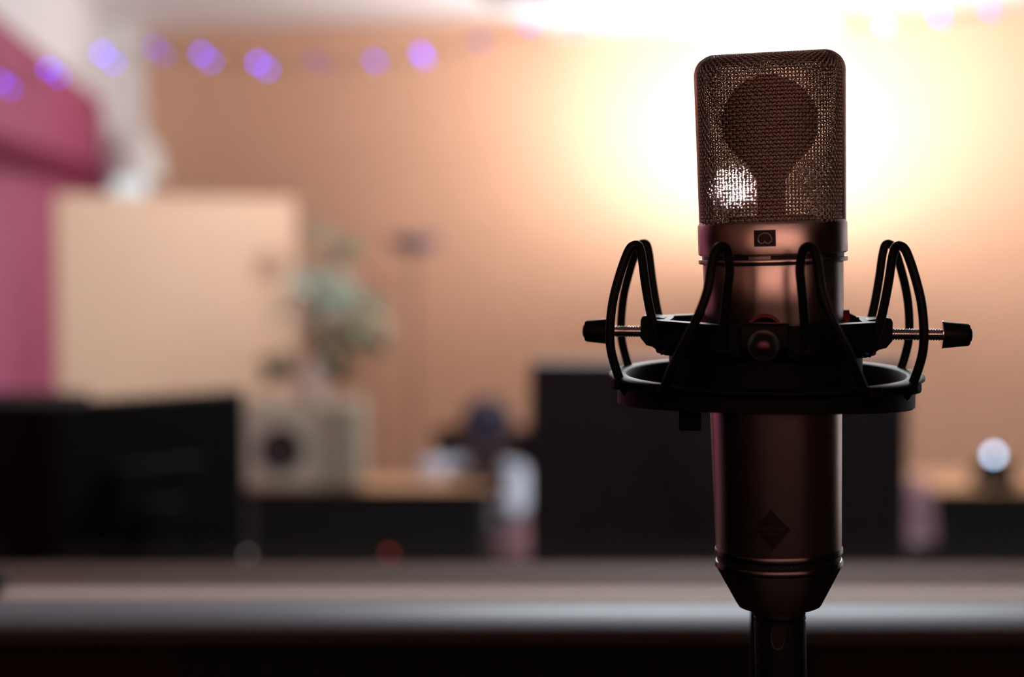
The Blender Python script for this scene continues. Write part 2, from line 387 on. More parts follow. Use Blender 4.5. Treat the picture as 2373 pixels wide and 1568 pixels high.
# ------------------------------------------------------------------ purple fairy lights mirrored in the panes, built as two strings of bulbs
LD = 2.9
spots = [(2, 188, 1.0), (113, 158, 1.25), (237, 122, 1.6), (357, 108, 0.55), (467, 124, 1.25), (598, 145, 1.5), (728, 138, 0.18), (865, 138, 0.65),
         (975, 122, 1.5), (1110, 92, 0.2), (1225, 58, 0.5), (1330, 62, 0.2), (1460, 66, 0.2), (1610, 70, 0.2), (1770, 66, 0.6), (1915, 42, 0.4), (2045, 52, 0.8), (2172, 32, 1.2), (2290, 18, 0.7)]
off = [(22, 16), (24, 18), (25, 24), (22, 20), (22, 18), (22, 16), (24, 16), (10, 8), (10, 14), (8, 8), (8, 4)] + [(10, 10)] * 10
def fairy(name, label, shift, gain, d):
    root = empty(name, (0, d, 2.45)); tag(root, label, 'string lights', 'purple string light reflections across the window')
    loc = []
    for i, (px, py, g) in enumerate(spots):
        dx, dy = off[i] if shift else (0, 0)
        q = P(px + dx, py + dy, d); q = q - root.location; loc.append(q)
        b = MB().sphere(q, 0.0052, 12, 8).build('bulb', E_purp, root)
        k = 6.3 * g * gain
        b.color = (0.13 * k, 0.045 * k, 1.0 * k, 1)
    ends = [Vector((-1.10 if d < 2.95 else -1.12, 0, -0.12))] + [l + Vector((0, 0, 0.008)) for l in loc] + [Vector((RWX, 0, -0.1))]
    pts = []
    for i in range(len(ends) - 1):
        a, b = ends[i], ends[i+1]
        for k in range(6):
            t = k / 6; q = a.lerp(b, t); q.z -= 0.012 * sin(pi * t) if i else 0; pts.append(q)
    pts.append(ends[-1])
    MB().tube(pts, 0.0009, 5).build('wire', M_plas, root)
fairy('string_light_reflection', 'upper window reflection of purple fairy lights, built as a string of bulbs', False, 1.0, LD)
fairy('string_light_reflection', 'fainter second reflection of the purple fairy lights, built as a string of bulbs', True, 0.7, LD + 0.06)

# ------------------------------------------------------------------ acoustic panel
pa = Vector((XAT(135, 700, 6.0), 6.0, 0)); pb = Vector((XAT(688, 700, 7.75), 7.75, 0))
zp = ZAT(456, 6.9)
pp = empty('room_divider', ((pa.x + pb.x) / 2, (pa.y + pb.y) / 2, 0), math.atan2(pb.y - pa.y, pb.x - pa.x))
tag(pp, 'tall cream fabric panel standing across the corner by the pink wall', 'room divider')
L = (pb - pa).length / 2
MB().box((-L, 0, 0.10), (L, 0.05, zp)).build('board', M_cream, pp, bevel=0.006)
for s in (-1, 1):
    MB().box((s * (L - 0.12) - 0.02, -0.14, 0), (s * (L - 0.12) + 0.02, 0.19, 0.03)).box((s * (L - 0.12) - 0.02, 0.051, 0.03), (s * (L - 0.12) + 0.02, 0.08, 0.5)).build('foot', M_black, pp, bevel=0.003)

# ------------------------------------------------------------------ desks
DZ = 0.833
def desk(name, label, x0, x1, y0, y1, side=None):
    r = empty(name, ((x0 + x1) / 2, (y0 + y1) / 2, 0)); tag(r, label, 'desk')
    hx = (x1 - x0) / 2; hy = (y1 - y0) / 2
    MB().box((-hx, -hy, DZ - 0.012), (hx, hy, DZ)).build('desktop', M_wood, r, bevel=0.003)
    MB().box((-hx - 0.001, -hy - 0.002, DZ - 0.014), (hx + 0.001, -hy, DZ - 0.0005)).build('edge_strip', M_black, r, smooth=False)
    MB().box((-hx + 0.02, -hy + 0.02, 0.05), (hx - 0.02, -hy + 0.04, DZ - 0.012)).build('front_panel', M_black, r, bevel=0.002)
    for s in (-1, 1):
        MB().box((s * (hx - 0.02) - 0.015, -hy + 0.015, 0), (s * (hx - 0.02) + 0.015, hy - 0.01, DZ - 0.012)).build('side_panel', M_char, r, bevel=0.002)
    return r
yA = 5.66
desk('desk', 'wooden-topped black desk behind the left screens, carrying the beige box', -0.915, XAT(1142, 1150, yA), 5.71, 5.95)
yB = 5.56
desk('desk', 'wooden-topped black desk at the right edge with a small glowing device', XAT(2128, 1150, yB), 2.5, 5.68, 6.10)

# beige loudspeaker-like box with dark round opening
bc = P(834, 1152, 5.70)
bq = empty('beige_box', (bc.x - 0.0, 5.716, DZ + 0.001), radians(-1)); tag(bq, 'boxy beige cabinet with a dark round opening standing on the left desk', 'speaker')
# front-left face runs to the left of the corner; right face recedes
bw, bdp = 0.40, 0.20
bh = ZAT(932, 5.78) - DZ
MB().box((-bw, 0, 0), (0, bdp, bh)).build('body', M_beige, bq, bevel=0.012, M=None)
MB().box((-bw * 0.38, -0.004, 0.004), (-0.012, 0.001, bh - 0.006)).build('side_panel', mat('beige_laminate_shaded', (0.25, 0.22, 0.165), 0.6, noise=0.05, nscale=20), bq, bevel=0.002)  # brown-grey tone stands in for the cabinet's shaded right face
cxh, czh = -bw * 0.68, ZAT(1052, 5.62) - DZ
R90 = Matrix.Rotation(radians(90), 4, 'X')
MB().lathe([(0.078, 0.0), (0.078, 0.008), (0.066, 0.010), (0.064, 0.002)], 40, Matrix.Translation((cxh, 0, czh)) @ R90, closed=True).build('ring', M_plas, bq)
MB().lathe([(0.0, 0.004), (0.016, 0.006), (0.022, 0.001), (0.064, 0.007), (0.064, 0.0), (0.0, 0.0)], 40, Matrix.Translation((cxh, 0, czh)) @ R90).build('cone', M_hole, bq)

# vase and plant on the box
vz = DZ + bh + 0.002
vp = P(722, 880, 5.80)
vr = empty('potted_plant', (vp.x, 5.80, vz)); tag(vr, 'leafy pale green plant in a pinkish vase on top of the beige box', 'plant')
vh = 0.15
MB().lathe([(0.0, 0), (0.042, 0), (0.055, 0.03), (0.058, 0.07), (0.045, 0.11), (0.036, 0.13), (0.042, vh), (0.037, vh), (0.030, 0.13), (0.0, 0.12)], 40).build('vase', M_vase, vr)
def leaf(mb, base, dirv, L, wd, droop=0.3, roll=0):
    dirv = Vector(dirv).normalized(); side = dirv.cross(Vector((0, 0, 1)))
    if side.length < 1e-3: side = Vector((1, 0, 0))
    side.normalize(); side.rotate(Matrix.Rotation(roll, 3, dirv)); nrm = side.cross(dirv)
    n = 7; vs = []; fs = []
    for i in range(n):
        t = i / (n - 1); c = Vector(base) + dirv * (L * t) + Vector((0, 0, -droop * L * t * t))
        ww = wd * (sin(pi * min(1, t * 0.94 + 0.05)) ** 0.8)
        th = 0.0008
        for sx, up in ((-1, 0.25), (0, 0), (1, 0.25)):
            vs.append(c + side * (sx * ww / 2) + nrm * (up * ww + th))
        for sx, up in ((-1, 0.25), (0, 0), (1, 0.25)):
            vs.append(c + side * (sx * ww / 2) + nrm * (up * ww - th))
    for i in range(n - 1):
        a = i * 6; b = a + 6
        fs += [(a, a+1, b+1, b), (a+1, a+2, b+2, b+1), (a+3, b+3, b+4, a+4), (a+4, b+4, b+5, a+5), (a, b, b+3, a+3), (a+2, a+5, b+5, b+2)]
    fs += [(0, 3, 4, 1), (1, 4, 5, 2)]; e = (n-1)*6; fs += [(e, e+1, e+4, e+3), (e+1, e+2, e+5, e+4)]
    mb.add(vs, fs)
def at(px, py, y=5.80):
    return Vector((XAT(px, py, y), y, ZAT(py, y))) - vr.location
stems = MB(); pale = MB(); mint = MB(); darkl = MB()
def stem_to(px, py, y, r=0.003):
    a = Vector((0, 0, vh - 0.02)); b = at(px, py, y); m = a.lerp(b, 0.5) + Vector((0, 0, 0.04))
    stems.tube([a, a.lerp(m, .5) + Vector((0,0,.02)), m, m.lerp(b, .5), b], r, 6)
for px, py, dy, k, mbk in [(735, 650, 0, 10, 'p'), (790, 585, .03, 8, 'p'), (715, 690, -.03, 9, 'p'), (790, 680, -.04, 18, 'm'), (755, 700, -.06, 18, 'm'), (845, 710, .0, 14, 'p'),
                           (825, 765, .03, 13, 'p'), (855, 780, 0, 8, 'p'), (780, 560, -.02, 5, 'p'), (800, 800, 0.02, 10, 'p'), (760, 790, 0.03, 8, 'p'), (720, 650, -.03, 8, 'm')]:
    stem_to(px, py, 5.80 + dy)
    for i in range(k):
        a = random.uniform(0, 2*pi); e = random.uniform(-0.3, 0.9); q = at(px + random.uniform(-30, 30), py + random.uniform(-28, 28), 5.80 + dy + random.uniform(-.04, .04))
        leaf(mint if mbk == 'm' else pale, q, (cos(a), sin(a) * 0.7, e), random.uniform(0.07, 0.12), random.uniform(0.028, 0.042), random.uniform(.1, .5), random.uniform(-1, 1))
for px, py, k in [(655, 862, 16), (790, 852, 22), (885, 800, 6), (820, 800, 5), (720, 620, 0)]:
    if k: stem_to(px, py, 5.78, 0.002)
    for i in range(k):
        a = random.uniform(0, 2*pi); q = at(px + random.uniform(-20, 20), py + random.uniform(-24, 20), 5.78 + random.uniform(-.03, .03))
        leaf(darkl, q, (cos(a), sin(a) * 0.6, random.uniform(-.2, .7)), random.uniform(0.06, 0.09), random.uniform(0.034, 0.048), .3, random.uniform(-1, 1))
stems.build('stem', M_stem, vr); tag(pale.build('foliage', M_leafP, vr), 'pale green leaves')
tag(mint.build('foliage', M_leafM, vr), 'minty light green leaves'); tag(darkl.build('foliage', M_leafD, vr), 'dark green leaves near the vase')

# ------------------------------------------------------------------ floor lamp
fp = P(957, 560, 7.3)
fl = empty('floor_lamp', (fp.x, fp.y, 0)); tag(fl, 'slim uplighter floor lamp with a shallow bowl head against the tan wall', 'floor lamp')
zh = ZAT(560, fp.y)
MB().lathe([(0, 0), (0.13, 0), (0.13, 0.015), (0.02, 0.03), (0.0, 0.03)], 40).build('base', M_lampm, fl)
MB().tube([(0, 0, 0.02), (0, 0, zh - 0.03)], 0.011, 12).build('pole', mat('pole_brown', (0.35, 0.2, 0.15), 0.5, noise=.05, nscale=30), fl)
MB().lathe([(0.012, zh - 0.045), (0.06, zh - 0.038), (0.10, zh - 0.012), (0.118, zh + 0.026), (0.111, zh + 0.026), (0.095, zh - 0.004), (0.055, zh - 0.030), (0, zh - 0.03)], 40).build('lamp_shade', M_lampm, fl)

# second, lit uplighter: stands by the back wall, seen only through the microphone's mesh
bpx = P(1697, 440, 6.88)
f2 = empty('floor_lamp', (bpx.x, bpx.y, 0)); tag(f2, 'tall uplighter floor lamp, switched on, hidden behind the microphone by the tan wall', 'floor lamp')
z2 = bpx.z
MB().lathe([(0, 0), (0.13, 0), (0.13, 0.015), (0.02, 0.03), (0.0, 0.03)], 40).build('base', M_lampm, f2)
MB().tube([(0, 0, 0.02), (0, 0, z2 - 0.10)], 0.010, 12).build('pole', M_lampm, f2)
MB().lathe([(0.010, z2 - 0.105), (0.05, z2 - 0.095), (0.085, z2 - 0.058), (0.098, z2 - 0.012), (0.094, z2 - 0.012), (0.08, z2 - 0.053), (0.045, z2 - 0.088), (0, z2 - 0.092)], 40).build('lamp_shade', M_lampm, f2)
MB().lathe([(0, z2 - 0.093), (0.018, z2 - 0.093), (0.018, z2 - 0.045), (0, z2 - 0.045)], 20).build('socket', M_lampm, f2)
MB().sphere((0, 0, z2), 0.046, 28, 18).build('bulb', E_lamp, f2)

# ------------------------------------------------------------------ office chair and person
YP = 6.30
chx = XAT(1122, 1030, 6.5)
ch = empty('office_chair', (chx, 6.42, 0)); tag(ch, 'black office chair behind the seated person in the white shirt', 'chair')
ct = ZAT(990, 6.55)
MB().box((-0.195, 0.12, 0.50), (0.195, 0.17, ct)).build('backrest', M_plas, ch, bevel=0.03)
MB().box((-0.23, -0.22, 0.36), (0.23, 0.20, 0.43)).build('seat', M_plas, ch, bevel=0.025)
MB().box((-0.03, 0.14, 0.34), (0.03, 0.19, 0.55)).build('back_bracket', M_plas, ch, bevel=0.005)
MB().tube([(0, 0, 0.06), (0, 0, 0.37)], 0.025, 16).build('gas_column', M_steel, ch)
for k in range(5):
    a = 2*pi*k/5 + .3
    lg = MB().tube([(0, 0, 0.09), (0.16*cos(a), 0.16*sin(a), 0.08), (0.27*cos(a), 0.27*sin(a), 0.06)], [0.022, 0.018, 0.014], 10).build('leg', M_plas, ch)
    MB().lathe([(0, -0.012), (0.024, -0.012), (0.026, 0), (0.024, 0.012), (0, 0.012)], 20, Matrix.Translation((0.27*cos(a), 0.27*sin(a), 0.026)) @ Matrix.Rotation(a, 4, 'Z') @ Matrix.Rotation(pi/2, 4, 'X')).build('caster', M_plas, lg)
for s in (-1, 1):
    MB().tube([(s*0.20, 0.05, 0.39), (s*0.26, 0.05, 0.42), (s*0.265, 0.05, 0.60)], 0.014, 10).box((s*0.265-0.03, -0.12, 0.60), (s*0.265+0.03, 0.14, 0.63)).build('armrest', M_plas, ch, bevel=0.004)

def skin_mesh(verts, radii, edges, subdiv=2):
    me = bpy.data.meshes.new('tmp'); me.from_pydata([tuple(v) for v in verts], edges, [])
    o = bpy.data.objects.new('tmp', me); COL.objects.link(o)
    md = o.modifiers.new('skin', 'SKIN'); md.use_smooth_shade = True
    for i, r in enumerate(radii):
        sv = me.skin_vertices[0].data[i]; rr = r if isinstance(r, tuple) else (r, r); sv.radius = rr; sv.use_root = (i == 0)
    sd = o.modifiers.new('sub', 'SUBSURF'); sd.levels = subdiv; sd.render_levels = subdiv
    dg = bpy.context.evaluated_depsgraph_get(); ev = o.evaluated_get(dg); em = ev.to_mesh()
    mb = MB(); mb.add([v.co.copy() for v in em.vertices], [tuple(p.vertices) for p in em.polygons])
    ev.to_mesh_clear(); bpy.data.objects.remove(o); return mb

px0 = XAT(1130, 1050, YP)
pr_ = empty('person', (px0, 6.36, 0)); tag(pr_, 'person in a white shirt and navy cap sitting bowed at the left desk', 'person')
def L3(px, py, y): return Vector((XAT(px, py, y), y, ZAT(py, y))) - pr_.location
pel = Vector((0.0, 0.02, 0.50)); spine = Vector((0, 0.03, 0.66)); chest = L3(1130, 1135, 6.33); neck = L3(1130, 1090, 6.24)
head = L3(1128, 1012, 6.15)
shL = L3(1050, 1094, 6.24); shR = L3(1200, 1104, 6.26)
elL = L3(988, 1092, 6.08); haL = L3(1078, 1100, 5.90)
elR = L3(1196, 1186, 6.12); haR = L3(1150, 1180, 6.02)
kneL = Vector((-0.13, -0.36, 0.47)); kneR = L3(1185, 1262, 6.0); ftL = Vector((-0.13, -0.30, 0.07)); ftR = Vector((0.16, -0.26, 0.07))
hipL = Vector((-0.09, 0, 0.50)); hipR = Vector((0.10, 0, 0.50))
toeL = ftL + Vector((0, -0.14, -0.03)); toeR = ftR + Vector((0, -0.14, -0.03))
def fingers(V, R, E, wrist, hand, down):
    """palm plus five unequal bent fingers; V index of wrist is given"""
    d = (hand - V[wrist]).normalized(); sd = d.cross(down).normalized()
    palm = hand + d * 0.03; V.append(palm); R.append((0.036, 0.014)); pi_ = len(V) - 1; E.append((wrist, pi_))
    return d, sd, palm, pi_
bV = [pel, spine, chest, neck, neck.lerp(head, .45), shL, elL, haL, shR, elR, haR, hipL, kneL, ftL, toeL, hipR, kneR, ftR, toeR]
bR = [(.12, .09), (.12, .09), (.13, .09), .055, .05, .052, .038, .026, .052, .038, .026, .075, .055, .038, .028, .075, .055, .038, .028]
bE = [(0,1),(1,2),(2,3),(3,4),(2,5),(5,6),(6,7),(2,8),(8,9),(9,10),(0,11),(11,12),(12,13),(13,14),(0,15),(15,16),(16,17),(17,18)]
body = skin_mesh(bV, bR, bE, 2)
for wr, el, inw in ((haL, elL, Vector((0, 1, 0))), (haR, elR, Vector((0, 1, 0)))):
    d = (wr - el).normalized(); dn = Vector((0, 0, -1)); sd = d.cross(dn).normalized()
    palm = wr + d * 0.045
    Vh = [wr, wr + d * 0.04, wr + d * 0.085]; hm = skin_mesh(Vh, [(.024, .018), (.036, .015), (.036, .013)], [(0,1),(1,2)], 2); body.add(hm.v, hm.f)
    for k, ln in enumerate((0.066, 0.075, 0.070, 0.055)):
        b0 = wr + d * 0.082 + sd * (0.019 * (k - 1.5)) * 1.0
        c1 = b0 + d * ln * .45 + dn * 0.004; c2 = c1 + d * ln * .3 + dn * 0.012; c3 = c2 + d * ln * .15 + dn * 0.014
        hm = skin_mesh([b0 - d * .012, c1, c2, c3], [.0095, .009, .0085, .007], [(0,1),(1,2),(2,3)], 1); body.add(hm.v, hm.f)
    t0 = wr + d * 0.025 - sd * 0.028; t1 = t0 + d * 0.03 - sd * 0.022; t2 = t1 + d * 0.028 - sd * 0.004
    hm = skin_mesh([t0, t1, t2], [.012, .0105, .009], [(0,1),(1,2)], 1); body.add(hm.v, hm.f)
# head: bowed forward, looking down
HR = Matrix.Translation(head) @ Matrix.Rotation(radians(16), 4, 'X')
hv = MB().sphere((0, 0, 0), 1, 28, 20)
vv = []
for x, y, z in hv.v:
    X, Y, Z = x * 0.088, y * 0.106, z * 0.130
    if z < 0: X *= 1 - 0.28 * z * z; Y *= 1 - 0.10 * z * z
    if y < -.3: Y *= 0.96
    # brow, eye sockets, nose, mouth, chin
    if y < -.2:
        ex = min(abs(x - .38), abs(x + .38)); 
        Y += 0.010 * math.exp(-(ex / .20) ** 2 - ((z - .02) / .14) ** 2)
        Y -= 0.007 * math.exp(-((z - .20) / .08) ** 2)
        Y -= 0.026 * math.exp(-(x / .13) ** 2 - ((z + .22) / .12) ** 2) + 0.013 * math.exp(-(x / .10) ** 2 - ((z + .05) / .15) ** 2)
        Y -= 0.007 * math.exp(-(x / .26) ** 2 - ((z + .50) / .07) ** 2)
        Y -= 0.009 * math.exp(-(x / .30) ** 2 - ((z + .82) / .12) ** 2)
    vv.append((X, Y, Z))
body.add(vv, hv.f, HR)
for s in (-1, 1):
    body.sphere((s * 0.089, 0.008, -0.01), 0.03, 12, 8, (0.35, .6, 1), HR)
body.tube([HR @ Vector((0, 0.03, -0.09)), neck + Vector((0, 0.01, -0.01))], [0.052, 0.058], 16)
bo = body.build('body', M_skin, pr_)
cp = MB(); pf = [(0.0, 0.142), (0.045, 0.136), (0.072, 0.118), (0.091, 0.088), (0.096, 0.055)]
n = 32; cv = []; cf = []
for (r, z) in pf:
    for k in range(n):
        t = 2*pi*k/n; cv.append((r * cos(t) * .98, r * sin(t) * 1.22, z))
for i in range(len(pf)-1):
    for k in range(n): cf.append((i*n+k, i*n+(k+1)%n, (i+1)*n+(k+1)%n, (i+1)*n+k))
cp.add(cv, cf, HR)
# brim
bm_v = []; m_ = 14
for i in range(m_ + 1):
    t = pi + pi * i / m_
    for rr, zz in ((1.0, 0.056), (1.0, 0.050)): bm_v.append((0.088 * cos(t), 0.112 * sin(t), zz))
    for rr, zz in ((1.0, 0.040), (1.0, 0.034)): bm_v.append((0.080 * cos(t), 0.112 * sin(t) - 0.028 * sin(pi * i / m_) ** 0.6, zz))
bf = []
for i in range(m_):
    a = 4*i; b = a + 4; bf += [(a, a+2, b+2, b), (a+1, b+1, b+3, a+3), (a+2, a+3, b+3, b+2), (a, b, b+1, a+1)]
cp.add(bm_v, bf, HR)
cp.build('cap', M_cap, pr_)
M_eye = mat('eye_white', (0.5, 0.47, 0.45), 0.3, noise=.02, nscale=50)
for s in (-1, 1): MB().sphere((s * 0.031, -0.093, 0.002), 0.013, 10, 8, M=HR).build('eye', M_eye, pr_)
sl = skin_mesh([Vector((0, 0.02, 0.52)), spine, chest, neck + Vector((0, .02, -0.03)), shL, shL.lerp(elL, .55), elL, elL.lerp(haL, .72), shR, shR.lerp(elR, .55), elR, elR.lerp(haR, .72)],
               [(.15, .115), (.148, .112), (.150, .108), .072, .066, .060, .056, .044, .060, .055, .052, .042],
               [(0,1),(1,2),(2,3),(2,4),(4,5),(5,6),(6,7),(2,8),(8,9),(9,10),(10,11)], 2)
sl.build('shirt', M_shirt, pr_)
tr = skin_mesh([Vector((0, 0.02, 0.51)), hipL, kneL, ftL + Vector((0, 0, .06)), hipR, kneR, ftR + Vector((0, 0, .06))], [(.14, .11), .092, .076, .055, .092, .076, .055], [(0,1),(1,2),(2,3),(0,4),(4,5),(5,6)], 2)
tr.build('trousers', M_trous, pr_)
for s, ft, toe in ((-1, ftL, toeL), (1, ftR, toeR)):
    sh = skin_mesh([ft + Vector((0, .05, -.03)), ft + Vector((0, 0, -.025)), toe], [(.04, .038), (.042, .04), (.042, .03)], [(0,1),(1,2)], 2)
    sh.build('shoe', M_plas, pr_)

# ------------------------------------------------------------------ things on the right desk
sp = P(2300, 1100, 5.80)
gd = empty('desk_device', (sp.x + 0.02, 5.80, DZ + 0.001)); tag(gd, 'small black domed device with a white-blue light on the right desk', 'device')
MB().lathe([(0, 0), (0.075, 0), (0.08, 0.01), (0.075, 0.04), (0.055, 0.075), (0.02, 0.092), (0, 0.093)], 36).build('body', M_plas, gd)
lq = P(2303, 1053, 5.70) - gd.location
MB().lathe([(0.0, 0.0), (0.014, 0.0), (0.017, 0.006), (0.014, 0.010), (0, 0.010)], 20, Matrix.Translation(lq + Vector((0, 0.012, 0))) @ R90).tube([lq + Vector((0, .01, 0)), Vector((0, 0, 0.07))], 0.006, 8).build('lamp_stalk', M_plas, gd)
lb = MB().sphere(lq, 0.0125, 16, 10).build('bulb', E_led, gd); lb.color = (6.0, 8.0, 11.0, 1)
# mauve cloth hanging over the left end of the right desk
cxm = XAT(2136, 1120, 5.66)
cl = MB(); nU, nV = 14, 16; vs = []; fs = []
for th in (0, 1):
    for i in range(nU + 1):
        for j in range(nV + 1):
            u = i / nU; v = j / nV
            x = cxm - 0.045 + 0.09 * u + 0.006 * sin(v * 5 + u * 3); yv = 5.675 - 0.012 + 0.008 * sin(u * 14 + v) - 0.004 * th
            z = DZ + 0.02 - 0.20 * v
            if v < 0.25: yv = 5.675 - 0.014 + (0.25 - v) * 0.5; z = DZ + 0.006 + (0.025 * sin(u * 9 + 1) ** 2)
            vs.append((x, yv, z + 0.004 * th))
g = (nU + 1) * (nV + 1)
for i in range(nU):
    for j in range(nV):
        a = i * (nV + 1) + j; fs += [(a, a+1, a+nV+2, a+nV+1), (g+a, g+a+nV+1, g+a+nV+2, g+a+1)]
for i in range(nU):
    a = i*(nV+1); fs += [(a, a+nV+1, g+a+nV+1, g+a)]; a += nV; fs += [(a, g+a, g+a+nV+1, a+nV+1)]
for j in range(nV):
    a = j; fs += [(a, g+a, g+a+1, a+1)]; a = nU*(nV+1)+j; fs += [(a, a+1, g+a+1, g+a)]
cl.add(vs, fs); tag(cl.build('cloth', M_mauve), 'mauve cloth draped over the left end of the right desk', 'cloth')

# ------------------------------------------------------------------ mixing console, screens, speaker
KZ = 1.09
mc = empty('mixing_console', (0.35, 2.85, 0)); tag(mc, 'long black mixing console behind the window sill carrying the screens', 'mixing console')
MB().box((-1.38, -0.42, 0.72), (1.55, 0.30, 0.86)).build('body', M_plas, mc, bevel=0.01)
MB().box((-1.38, -0.42, 0.86), (1.55, 0.15, KZ)).build('meter_bridge', M_plas, mc, bevel=0.01)
for x in (-1.25, 1.42):
    MB().box((x - 0.04, -0.35, 0), (x + 0.04, 0.25, 0.72)).build('leg', M_plas, mc, bevel=0.005)

def screen(label, a, b, ztop, h, m):
    """flat screen seen from behind; a, b = plan ends of its back face"""
    c = (a + b) / 2; r = empty('computer_monitor', (c.x, c.y, KZ + 0.001), math.atan2(b.y - a.y, b.x - a.x)); tag(r, label, 'computer monitor')
    hw = (b - a).length / 2; z1 = ztop - KZ; z0 = z1 - h
    MB().box((-hw, 0.0, z0), (hw, 0.022, z1)).build('shell', m, r, bevel=0.006)
    MB().box((-hw + 0.008, 0.0222, z0 + 0.012), (hw - 0.008, 0.0235, z1 - 0.008)).build('screen_glass', mat('screen_off', (0.02, 0.02, 0.022), 0.2, noise=.02, nscale=3), r, smooth=False)
    MB().box((-0.07, -0.022, (z0 + z1) / 2 - 0.06), (0.07, 0.001, (z0 + z1) / 2 + 0.06)).box((-0.03, -0.035, 0.004), (0.03, -0.018, (z0 + z1) / 2)).build('stand', m, r, bevel=0.003)
    MB().box((-0.11, -0.07, 0), (0.11, 0.09, 0.006)).build('base', m, r, bevel=0.002)
screen('wide black computer screen seen from behind, behind the microphone', Vector((XAT(1228, 1000, 2.60), 2.60, 0)), Vector((XAT(2106, 1000, 2.60), 2.60, 0)), ZAT(838, 2.60), 0.335, M_plas2)
zl = ZAT(934, 2.55)
screen('narrow black computer screen seen from behind, left of the beige box', Vector((XAT(128, 1000, 2.55), 2.55, 0)), Vector((XAT(571, 1000, 2.74), 2.74, 0)), zl, 0.325, M_plas)
s2 = empty('studio_speaker', (XAT(10, 1000, 2.86) - 0.06, 2.92, KZ + 0.001)); tag(s2, 'black box speaker at the left edge below the pink wall', 'speaker')
hs = ZAT(934, 2.83) - KZ
s2b = MB().box((-0.13, -0.09, 0), (0.17, 0.10, hs)).build('body', M_plas, s2, bevel=0.008)
RB = Matrix.Rotation(radians(-90), 4, 'X')
MB().lathe([(0.0, 0.0), (0.062, 0.0), (0.065, 0.006), (0.05, 0.003), (0.0, 0.002)], 32, Matrix.Translation((0.02, 0.101, 0.09)) @ RB).build('woofer', M_hole, s2)
MB().lathe([(0.0, 0.004), (0.02, 0.003), (0.024, 0.0), (0.0, 0.0)], 24, Matrix.Translation((0.02, 0.101, 0.20)) @ RB).build('tweeter', M_hole, s2)

def glint(px, py, d, label, colr, r=0.0045):
    q = P(px, py, d); o = empty('indicator_lamp', (q.x, q.y, KZ)); tag(o, label, 'indicator lamp')
    h = q.z - KZ
    MB().lathe([(0, 0), (0.009, 0), (0.009, 0.006), (0.004, 0.008), (0.004, h - 0.003), (0.0, h)], 16).build('stem', M_plas, o)
    b = MB().sphere((0, 0, h), r, 12, 8).build('bulb', E_led, o); b.color = (*colr, 1)
glint(570, 1284, 2.78, 'faint white indicator lamp right of the narrow black screen', (1.1, 1.1, 1.0))
glint(2125, 1252, 2.80, 'faint bluish indicator lamp right of the wide black screen', (0.42, 0.42, 0.62))
glint(902, 1282, 2.80, 'dim red indicator lamp below the left desk front', (0.9, 0.08, 0.06))

# ------------------------------------------------------------------ MICROPHONE
D0 = 0.648
def frame_at(px, py, d, tilt, yaw):
    o = P(px, py, d)
    return Matrix.Translation(o) @ Matrix.Rotation(tilt, 4, 'Y') @ Matrix.Rotation(yaw, 4, 'Z')
def hz(y, base, d=D0):           # height above the frame's origin of row y (on the axis)
    s, c = sin(PITCH), cos(PITCH); u0 = (784 - base) * d / F
    return ((784 - y) * d - F * u0) / (F * c + (784 - y) * s)
TILT = radians(-1.75)
BASE = 1400.0
MM = frame_at(1806.5, BASE, D0, TILT, radians(-14.2))
mic = empty('microphone', M=MM); tag(mic, 'large satin nickel studio condenser microphone with a wire mesh grille, held in the shock mount', 'microphone')
def h(y): return hz(y, BASE)
def rr(hw, y): return hw * (D0 - h(y) * sin(PITCH)) / F

# body shell (lathe)
prof = [(0.0, h(1401)), (rr(84, 1400), h(1402)), (rr(93, 1400), h(1398)), (rr(98, 1395), h(1392)), (rr(143, 1308), h(1308))]
MB().lathe([(0.0, h(1395)), (rr(90, 1400), h(1402)), (rr(95, 1400), h(1400)), (rr(98.5, 1395), h(1394)), (rr(144, 1310), h(1309)), (rr(144, 1310), h(1306)), (0, h(1306))], 128).build('base_cone', M_nickel, mic)
MB().lathe([(0, h(1309)), (rr(145, 1308), h(1309)), (rr(147.5, 1304), h(1306)), (rr(147.5, 1300), h(1299)), (rr(145, 1297), h(1294)), (rr(142, 1292), h(1293)), (0, h(1293))], 128).build('lower_ring', M_ring, mic)
MB().lathe([(0, h(1294)), (rr(142.5, 1293), h(1294)), (rr(142.5, 1280), h(1279)), (0, h(1279))], 128).build('name_band', M_badge, mic)
MB().lathe([(0, h(1280)), (rr(145, 1280), h(1280)), (rr(147.5, 1276), h(1277)), (rr(147.5, 1270), h(1270)), (rr(145.5, 1266), h(1265)), (rr(143.5, 1262), h(1264)), (0, h(1264))], 128).build('upper_ring', M_ring, mic)
MB().lathe([(0, h(1265)), (rr(144.5, 1262), h(1265)), (rr(148, 1100), h(1100)), (rr(151, 960), h(960)), (rr(156.5, 800), h(800)), (rr(160, 700), h(700)), (rr(161.5, 612), h(610)), (rr(160.5, 609), h(608)), (0, h(608))], 128).build('body_tube', M_nickel, mic)
MB().lathe([(0, h(609)), (rr(158, 609), h(609)), (rr(158, 606), h(606.5)), (rr(170, 606), h(606.5)), (rr(171, 604), h(605)), (rr(171, 599), h(598)), (rr(170, 597), h(596.5)), (0, h(596.5))], 128).build('collar_ring', M_nickel, mic)
MB().lathe([(0, h(597)), (rr(163, 597), h(597)), (rr(163, 587), h(587)), (0, h(587))], 128).build('switch_slot', M_badge, mic)
zb0, zb1 = h(587.5), h(511)
RB_ = rr(171.5, 545)
MB().lathe([(0, zb0), (RB_ - 0.0006, zb0), (RB_, zb0 + 0.0006), (RB_, zb1 - 0.0012), (RB_ - 0.0008, zb1), (RB_ - 0.003, zb1), (0, zb1 - 0.0005)], 128).build('head_band', M_nickel, mic)
